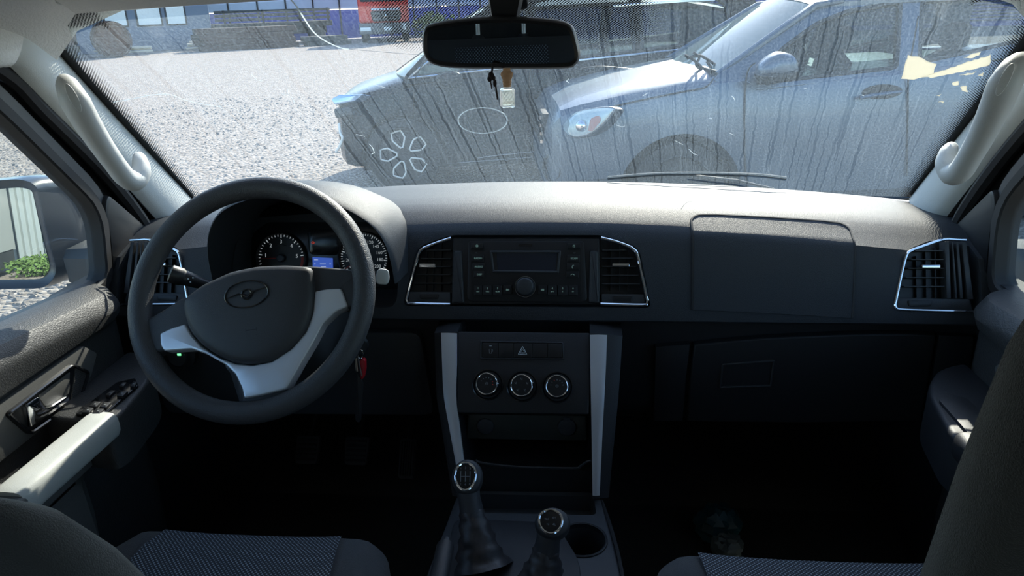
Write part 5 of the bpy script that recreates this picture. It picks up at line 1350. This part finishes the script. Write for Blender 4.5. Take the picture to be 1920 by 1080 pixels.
b = B(); b.sheet([[SV.p(q, lerp(.25, SW - .25, k / 8), h + .05 * (1 - (2 * k / 8 - 1) ** 2)) for k in range(9)] for q, h in ((.80, 1.575), (1.1, 1.62), (1.9, 1.64), (2.6, 1.62), (3.0, 1.55))], (0, 0, -.03)); b.obj('roof', m_suv, sv)
b = B(); rows = []
for j in range(7):
    v = j / 6; rows.append([SV.p(lerp(-.02, .80, v) - .14 * (1 - (2 * k / 10 - 1) ** 2) * (1 - .5 * v), lerp(.06, .25, v) + (SW - 2 * lerp(.06, .25, v)) * k / 10, lerp(1.055, 1.575, v) + .045 * (1 - (2 * k / 10 - 1) ** 2) * v) for k in range(11)])
b.sheet(rows, (0, 0, -.006)); b.obj('windscreen', m_cg, sv)
b = B(); rows = [[SV.p(q, lerp(.06, .25, v) + (SW - 2 * lerp(.06, .25, v)) * k / 4, h) for k in range(5)] for v, q, h in ((0, 3.08, 1.19), (1, 3.0, 1.55))]; b.sheet(rows, (0, 0, -.006)); b.obj('rear_window', m_cg, sv)
m_cline = mat('window_chrome', (.62, .70, .78), .2, metal=1)
b = B(); b.tube([SV.P(x, y, .012) for x, y in ((806, 114), (785, 130), (765, 147), (845, 139), (1000, 122), (1200, 101), (1400, 80))], .009, 6); b.obj('chrome_belt', m_cline, sv)
b = B(); b.tube([SV.P(x, y, .20) for x, y in [(1150, 12), (1229, 6), (1290, 2), (1340, 0)]], .012, 6); b.obj('roof_rail', m_cline, sv)
b = B(); b.tube([SV.P(x, y, -.012) for x, y in ((895, 296), (920, 292), (1100, 274), (1300, 255))], .013, 6, flat=.6); b.obj('side_chrome', m_cline, sv)
b = B(); b.tube([SV.P(x, y, -.004) for x, y in ((860, 305), (1020, 293), (1200, 276))], .005, 6); b.obj('sill_line', m_cline, sv)
hf = Fr(SV.P(655, 190, .10), SV.u * .7 - SV.n * .7, -SV.u * .7 - SV.n * .7 + V((0, 0, .25)))
b = B(); b.prism(hf, rnd(hf.pts([(624, 186), (640, 178), (684, 177), (668, 190), (630, 197)]), .02, 3), -.08, .02, .006); b.obj('headlamp', mat('suv_lamp', (.35, .50, .70), .1, metal=.6), sv)
b = B(); b.tube([hf.p(*hf.px(x, y), .05) for x, y in S2([(644, 232), (646, 250), (650, 260), (645, 275), (638, 286)])], .012, 6); b.obj('daytime_lamp', m_petal, sv)
b = B(); b.prism(hf, rnd(hf.pts([(630, 205), (660, 200), (668, 216), (634, 222)]), .02, 3), -.1, .03, .006); b.obj('air_intake', m_cdark, sv)
for p in ([(800, 112), (778, 150), (778, 230), (800, 312)], [(995, 118), (992, 180), (1000, 290)]):
    b = B(); b.tube([SV.P(x, y, -.001) for x, y in S2(p)], .004, 6); b.obj('door_seam', m_cdark, sv)
b = B(); f = Fr(SV.P(850, 150, -.12), SV.u, -SV.n); b.dome(f, rnd(f.pts([(815, 160), (818, 140), (850, 132), (868, 140), (866, 160), (840, 166)]), .03, 3), [(.8, -.08), (1, -.03), (1, .03), (.7, .06), (.3, .07)]); b.obj('door_mirror', m_suv, sv, sharp=70)

# ---------------------------------------------------------------- far side of the yard
def gp(x, y, z=0): return atz(x, y, z)
A_, B_ = gp(150, 111), gp(700, 81)
dl = (B_ - A_).normalized(); nl = V((-dl.y, dl.x, 0))
FS = A_ + nl * 7
m_blue = mat('blue_sheet_metal', (.02, .05, .38), .5, var=.15, vscale=1.2, bump=(9, .3, 2))
m_pale = mat('pale_sheet_metal', (.50, .57, .66), .5, var=.08, vscale=2)
fe = thing('yard_fence', 'blue sheet fence with pale upper panels across the far side of the yard', 'fence', FS)
ang = math.atan2(dl.y, dl.x)
def fpanel(i):
    f = Fr(FS + dl * (i * 1.55), dl, -nl)
    out = []
    for nm, m_, z0, z1 in (('fence_sheet', m_blue, .05, 1.62), ('fence_sheet', m_pale, 1.66, 3.0)):
        b = B(); n_ = 12; fr0, fr1 = [], []
        pr = [(.03 + 1.49 * k / n_, .012 if k % 2 else -.012) for k in range(n_ + 1)]
        b.sheet([[f.p(a, 0, c) + V((0, 0, z)) for a, c in pr] for z in (z0, z1)], nl * .006); out.append((nm, b.obj(nm, m_, fe)))
    b = B(); b.box(f, -.04, .04, 0, .08, 0, 0)
    b = B(); q = Fr(f.o, dl, (0, 0, 1)); b.box(q, -.04, .04, -.04, .04, 0, 3.1); out.append(('fence_post', b.obj('fence_post', m_cdark, fe)))
    return out
base_i = -14
pr_ = fpanel(base_i)
for i in range(base_i + 1, 62):
    for nm, o in pr_:
        c = o.copy(); COL.objects.link(c); c.parent = fe; c.location = dl * ((i - base_i) * 1.55)
# grey site cabin with windows behind the piles
def yb(nm, lab, cat, s, d, group=None): return thing(nm, lab, cat, A_ + dl * s + nl * d, group)
m_cab = mat('grey_blue_cabin', (.16, .20, .26), .6, var=.1, vscale=2)
cb = yb('site_cabin', 'grey blue site cabin with pale windows at the far left of the yard', 'cabin', 2.0, 4)
f = Fr(cb.location, dl, -nl)
b = B(); b.prism(f, [(-3.6, 0), (4.2, 0), (4.2, 2.9), (-3.6, 2.9)], -2.4, 0, .05); cw = b.obj('cabin_wall', m_cab, cb)
for x0, x1 in ((-.55, .5), (.85, 2.0), (2.15, 3.1)):
    b = B(); b.box(f, x0, x1, 1.15, 2.1, -.02, .05, .02); w_ = b.obj('cabin_window', m_cdark, cb)
    b = B(); b.box(f, x0 + .08, x1 - .08, 1.22, 2.02, .04, .06); b.obj('pane', mat('bright_pane', (.75, .80, .78), .2), w_)
b = B(); b.prism(f, [(-3.8, 2.88), (4.4, 2.88), (4.4, 3.05), (-3.8, 3.05)], -2.6, .2, .03); b.obj('cabin_roof', m_cdark, cb)
# stacks of timber and scrap along the far edge
m_dk = [mat('dark_timber', (.022, .022, .021), .9, var=.4, vscale=3), mat('brown_timber', (.07, .04, .03), .9, var=.4, vscale=3), mat('grey_timber', (.055, .057, .055), .9, var=.3, vscale=3)]
m_plank = mat('pale_plank', (.62, .56, .44), .8, var=.15, vscale=3)
def stack(lab, s, d, ln, rows, per, w, h, mi_, cross=True, nm='timber_stack', cat='timber stack'):
    t = yb(nm, lab, cat, s, d)
    for r_ in range(rows):
        for k in range(per):
            f = Fr(t.location + dl * random.uniform(-.15, .15) + nl * (k * w * 1.03) + V((0, 0, r_ * h * 1.04)), dl, (0, 0, 1))
            l_ = ln * random.uniform(.9, 1.02)
            b = B(); b.box(f, -l_ / 2, l_ / 2, 0, w, 0, h, .01); b.obj('beam', m_dk[(mi_ + (random.random() < .25)) % 3], t)
stack('dark stacked beams at the far left of the yard, nearest the pillar', -1.3, 0, 2.6, 6, 3, .4, .26, 0)
stack('long dark stacked beams in front of the blue fence', 7.2, .6, 4.6, 4, 3, .4, .24, 0)
stack('low grey stacked beams beside the flatbed trailer', 10.9, .2, 2.2, 2, 2, .4, .22, 2)
bl = yb('rusty_drum', 'rusty brown steel drum lying between the stacked beams', 'drum', 1.35, -.2)
f = Fr(bl.location + V((0, 0, .72)), dl, -nl); b = B(); b.lathe(f, [(.60, -1.4), (.70, -1.38), (.72, -.7), (.70, 0), (.66, .02), (.62, -.05), (.10, -.05)], 28); b.obj('drum_shell', mat('rust', (.10, .05, .03), .9, var=.5, vscale=3), bl)
for r_ in (.2, -.6, -1.3):
    b = B(); b.ctube([f.p(.73 * math.cos(a), .73 * math.sin(a), r_ - .1) for a in [2 * math.pi * k / 28 for k in range(28)]], .03, 6); b.obj('drum_hoop', m_dk[1], bl)
for lab, x, y, ln, n_, rot in (('pale loose planks lying left of the dark beams', 236, 103, 2.3, 3, .1), ('pale plank pile in front of the blue fence', 440, 91, 4.2, 4, -.05), ('short pale plank end on the dark beams', 338, 92, .9, 2, 0)):
    t = thing('plank_pile', lab, 'planks', gp(x, y))
    for k in range(n_):
        d2 = (dl + nl * (rot * (k - 1))).normalized()
        f = Fr(t.location + nl * (.28 * (k % 2)) + V((0, 0, .08 + .09 * k)), d2, (0, 0, 1)); b = B(); b.box(f, -ln / 2 + random.uniform(-.2, .2), ln / 2, 0, .26, 0, .075, .008); b.obj('plank', m_plank, t)
# flatbed trailer and red lorry
tl = yb('flatbed_trailer', 'dark flatbed trailer standing left of the red lorry', 'trailer', 9.7, 3.6)
f = Fr(tl.location, dl, -nl)
b = B(); b.prism(f, [(-3.4, .85), (2.6, .85), (2.6, 1.12), (-3.4, 1.12)], -2.3, 0, .03); b.obj('trailer_bed', m_dk[0], tl)
for x in (-2.9, -1.0, .9, 2.4):
    b = B(); b.box(f, x - .05, x + .05, 1.1, 1.75, -.08, 0); b.obj('stake', m_dk[0], tl)
for z in (1.22, 1.42, 1.60):
    b = B(); b.box(f, -3.35, 2.55, z, z + .14, -.12, -.08, .005); b.obj('side_board', m_dk[2], tl)
for x in (-2.4, -1.3, 1.7):
    b = B(); g = Fr(f.p(x, .46, .05), f.x, f.z); b.lathe(g, [(.2, -.28), (.44, -.28), (.46, -.2), (.46, -.06), (.42, 0), (.24, .01), (.2, -.06), (.05, -.06)], 24); b.obj('wheel', m_rubber, tl)
b = B(); b.box(f, -3.2, 2.4, .5, .86, -1.6, -.5, .02); b.obj('chassis', m_cdark, tl)
m_rc = mat('red_lorry_paint', (.62, .045, .035), .35, var=.12, vscale=2)
tr = thing('red_lorry', 'red lorry cab facing the car at the top of the windshield', 'lorry', gp(724, 80))
TF = Fr(tr.location, (math.cos(R(14)), math.sin(R(14)), 0), (math.sin(R(14)), -math.cos(R(14)), 0))
b = B(); b.prism(TF, rnd([(-1.25, .95), (1.25, .95), (1.25, 3.1), (1.1, 3.3), (-1.1, 3.3), (-1.25, 3.1)], .12, 3), -2.0, 0, .12, 3); b.obj('cab', m_rc, tr)
b = B(); b.prism(TF, rnd([(-.58, 1.02), (.80, 1.02), (.88, 1.52), (-.66, 1.52)], .12, 3), -.05, .03, .02); gr_ = b.obj('grille', m_cdark, tr)
for z in (1.12, 1.26, 1.40):
    b = B(); b.box(TF, -.54, .76, z, z + .03, .02, .05, .005); b.obj('grille_bar', mat('grey_bar', (.2, .22, .23), .5), gr_)
b = B(); b.box(TF, -.60, .82, 1.54, 1.64, 0, .04, .01); b.obj('pale_panel', m_pale, tr)
sf = TF.at(.1, 1.27, .06)
b = B()
for k in range(3):
    a = R(90 + 120 * k); b.tube([sf.p(0, 0), sf.p(.13 * math.cos(a), .13 * math.sin(a))], [.03, .006], 6)
b.obj('star_emblem', m_chrome, tr)
b = B(); b.prism(TF, rnd([(-1.12, 1.95), (1.12, 1.95), (1.05, 2.85), (-1.05, 2.85)], .1, 3), -.02, .02, .01); b.obj('cab_windscreen', mat('lorry_glass', (.05, .07, .08), .08), tr)
b = B(); b.box(TF, -1.27, 1.27, .42, .95, -.3, .10, .05); b.obj('bumper', mat('dusty_bumper', (.12, .125, .13), .6), tr)
for x in (-.95, .15, .98):
    b = B(); b.box(TF, x - (.26 if x < 0 else .2 if x < .5 else .09), x + (.26 if x < 0 else .2 if x < .5 else .09), .58, .76 if x < .9 else .9, .09, .13, .02); b.obj('lorry_lamp', mat('lamp_white', (.75, .78, .76), .3), tr)
for x in (-1.05, 1.05):
    for c in (-1.0, -4.4):
        b = B(); g = Fr(TF.p(x, .50, c), -TF.z, TF.x); b.lathe(g, [(.2, -.16), (.46, -.16), (.5, -.1), (.5, .1), (.46, .16), (.2, .16)], 24); b.obj('wheel', m_rubber, tr)
b = B(); b.prism(TF, [(-1.2, .9), (1.2, .9), (1.2, 1.3), (-1.2, 1.3)], -6.5, -2.0, .03); b.obj('load_bed', m_dk[0], tr)
b = B(); b.box(TF, -.5, .5, .5, .95, -6.3, -.4); b.obj('chassis', m_cdark, tr)
# blue louvred building far right, behind the black car
lb = thing('louvred_building', 'blue building with dark louvres beyond the black car', 'building', gp(1450, 62))
f = Fr(lb.location, (math.cos(R(8)), math.sin(R(8)), 0), (math.sin(R(8)), -math.cos(R(8)), 0))
b = B(); b.prism(f, [(-12, 0), (16, 0), (16, 5), (-12, 5)], -6, 0); b.obj('wall', m_blue, lb)
for k in range(10):
    b = B(); b.box(f, -6, 12, .25 + k * .14, .31 + k * .14, -.02, .08); b.obj('louvre', m_dk[2], lb)

# ---------------------------------------------------------------- trees and bushes
m_leaf = mat('green_leaves', (.10, .17, .045), .8, var=.5, vscale=4)
def bush(nm, lab, cat, c, r, n_, sz, grp=None, trunk=False):
    t = thing(nm, lab, cat, c, grp); c = V(c); b = B()
    for i in range(n_):
        d_ = V((random.gauss(0, 1), random.gauss(0, 1), random.gauss(0, 1))).normalized() * random.uniform(.45, 1)
        p = c + V((d_.x * r[0], d_.y * r[1], r[2] * (1.0 + d_.z) * 1.0)); 
        u_ = V((random.gauss(0, 1), random.gauss(0, 1), random.gauss(0, .6))).normalized(); w_ = u_.cross(V((random.gauss(0, 1), random.gauss(0, 1), random.gauss(0, 1)))).normalized()
        k = len(b.v); s_ = sz * random.uniform(.6, 1.3)
        b.v += [p, p + u_ * s_ * .5 + w_ * s_ * .35, p + u_ * s_, p + u_ * s_ * .5 - w_ * s_ * .35]; b.f.append((k, k + 1, k + 2, k + 3))
    me = bpy.data.meshes.new('foliage'); me.from_pydata([tuple(v - c) for v in b.v], [], b.f); me.materials.append(m_leaf)
    o = bpy.data.objects.new('foliage', me); COL.objects.link(o); o.parent = t; o['kind'] = 'stuff'
    b = B(); 
    for k in range(4):
        a = k * 1.7; b.tube([c + V((0, 0, -.0)), c + V((r[0] * .2 * math.cos(a), r[1] * .2 * math.sin(a), r[2] * .8)), c + V((r[0] * .5 * math.cos(a), r[1] * .5 * math.sin(a), r[2] * 1.5))], [.05 * r[2], .035 * r[2], .01 * r[2]], 6)
    b.obj('stems', m_dk[1], t)
bush('yard_bush', 'green bush growing beside the red lorry', 'bush', gp(815, 75), (1.2, .9, .7), 500, .25)
for i, (s, h) in enumerate(((24, 2.6), (29, 2.2), (34, 2.8))):
    bush('leafy_tree', ('leafy tree beyond the fence right behind the red lorry', 'leafy tree beyond the fence, middle of three', 'leafy tree beyond the fence, rightmost of three')[i], 'tree', FS + dl * s + nl * 4, (2.4, 2.0, h), 1500, .4, 'trees beyond the fence')

# ---------------------------------------------------------------- behind the car, seen in the door mirror
wt = thing('white_container', 'white container wall reflected in the driver door mirror', 'container', (-6.3, -8.2, 0))
f = Fr((-6.3, -8.2, 0), (-1, .08, 0), (0, 1, 0))
m_wc = mat('dusty_white_metal', (.44, .44, .40), .6, var=.06, vscale=1)
b = B(); b.prism(f, [(-1.6, .35), (3.6, .35), (3.6, 2.1), (-1.6, 2.1)], -2.4, 0, .02); b.obj('container_wall', m_wc, wt)
b = B(); b.box(f, -1.7, 3.7, 2.1, 2.22, -2.5, .08, .01); b.obj('rail', mat('brown_rail', (.3, .26, .22), .7), wt)
b = B(); b.box(f, -1.6, 3.6, .1, .36, -2.3, .02, .01); b.obj('rail', m_dk[2], wt)
cf_ = thing('corrugated_fence', 'corrugated metal fence reflected in the driver door mirror', 'fence', (-1.6, -10.9, 0))
f = Fr((1.1, -10.9, 0), (-1, .05, 0), (0, 1, 0)); m_cor = mat('grey_corrugated', (.30, .34, .35), .5, metal=.3, var=.15, vscale=2)
for i in range(9):
    b = B(); pr = [(i * 1.1 + 1.08 * k / 22, .03 if k % 2 else -.02) for k in range(23)]
    b.sheet([[f.p(a, z, c) for a, c in pr] for z in (.1, 2.9)], (0, -.01, 0)); b.obj('metal_sheet', m_cor, cf_)
for x, y, r_ in ((-4.1, -9.6, .5), (-3.0, -9.8, .45), (-1.8, -10.1, .5), (-5.6, -7.7, .3)):
    bush('weed_clump', {(-4.1): 'green weeds at the end of the white container', (-3.0): 'green weeds between the container and the corrugated fence', (-1.8): 'green weeds at the foot of the corrugated fence', (-5.6): 'low green weeds at the foot of the white container'}[x], 'weeds', (x, y, 0), (r_, r_ * .7, r_ * .32), 1400, .055, 'weeds behind the car')
for i, x in enumerate((-11.5, -5.5, .5)):
    bush('leafy_tree', ('leafy tree behind the container, furthest from the car', 'leafy tree behind the white container', 'leafy tree behind the corrugated fence')[i], 'tree', (x, -15.5, 0), (2.4, 1.6, 2.4), 5000, .17, 'trees behind the car')
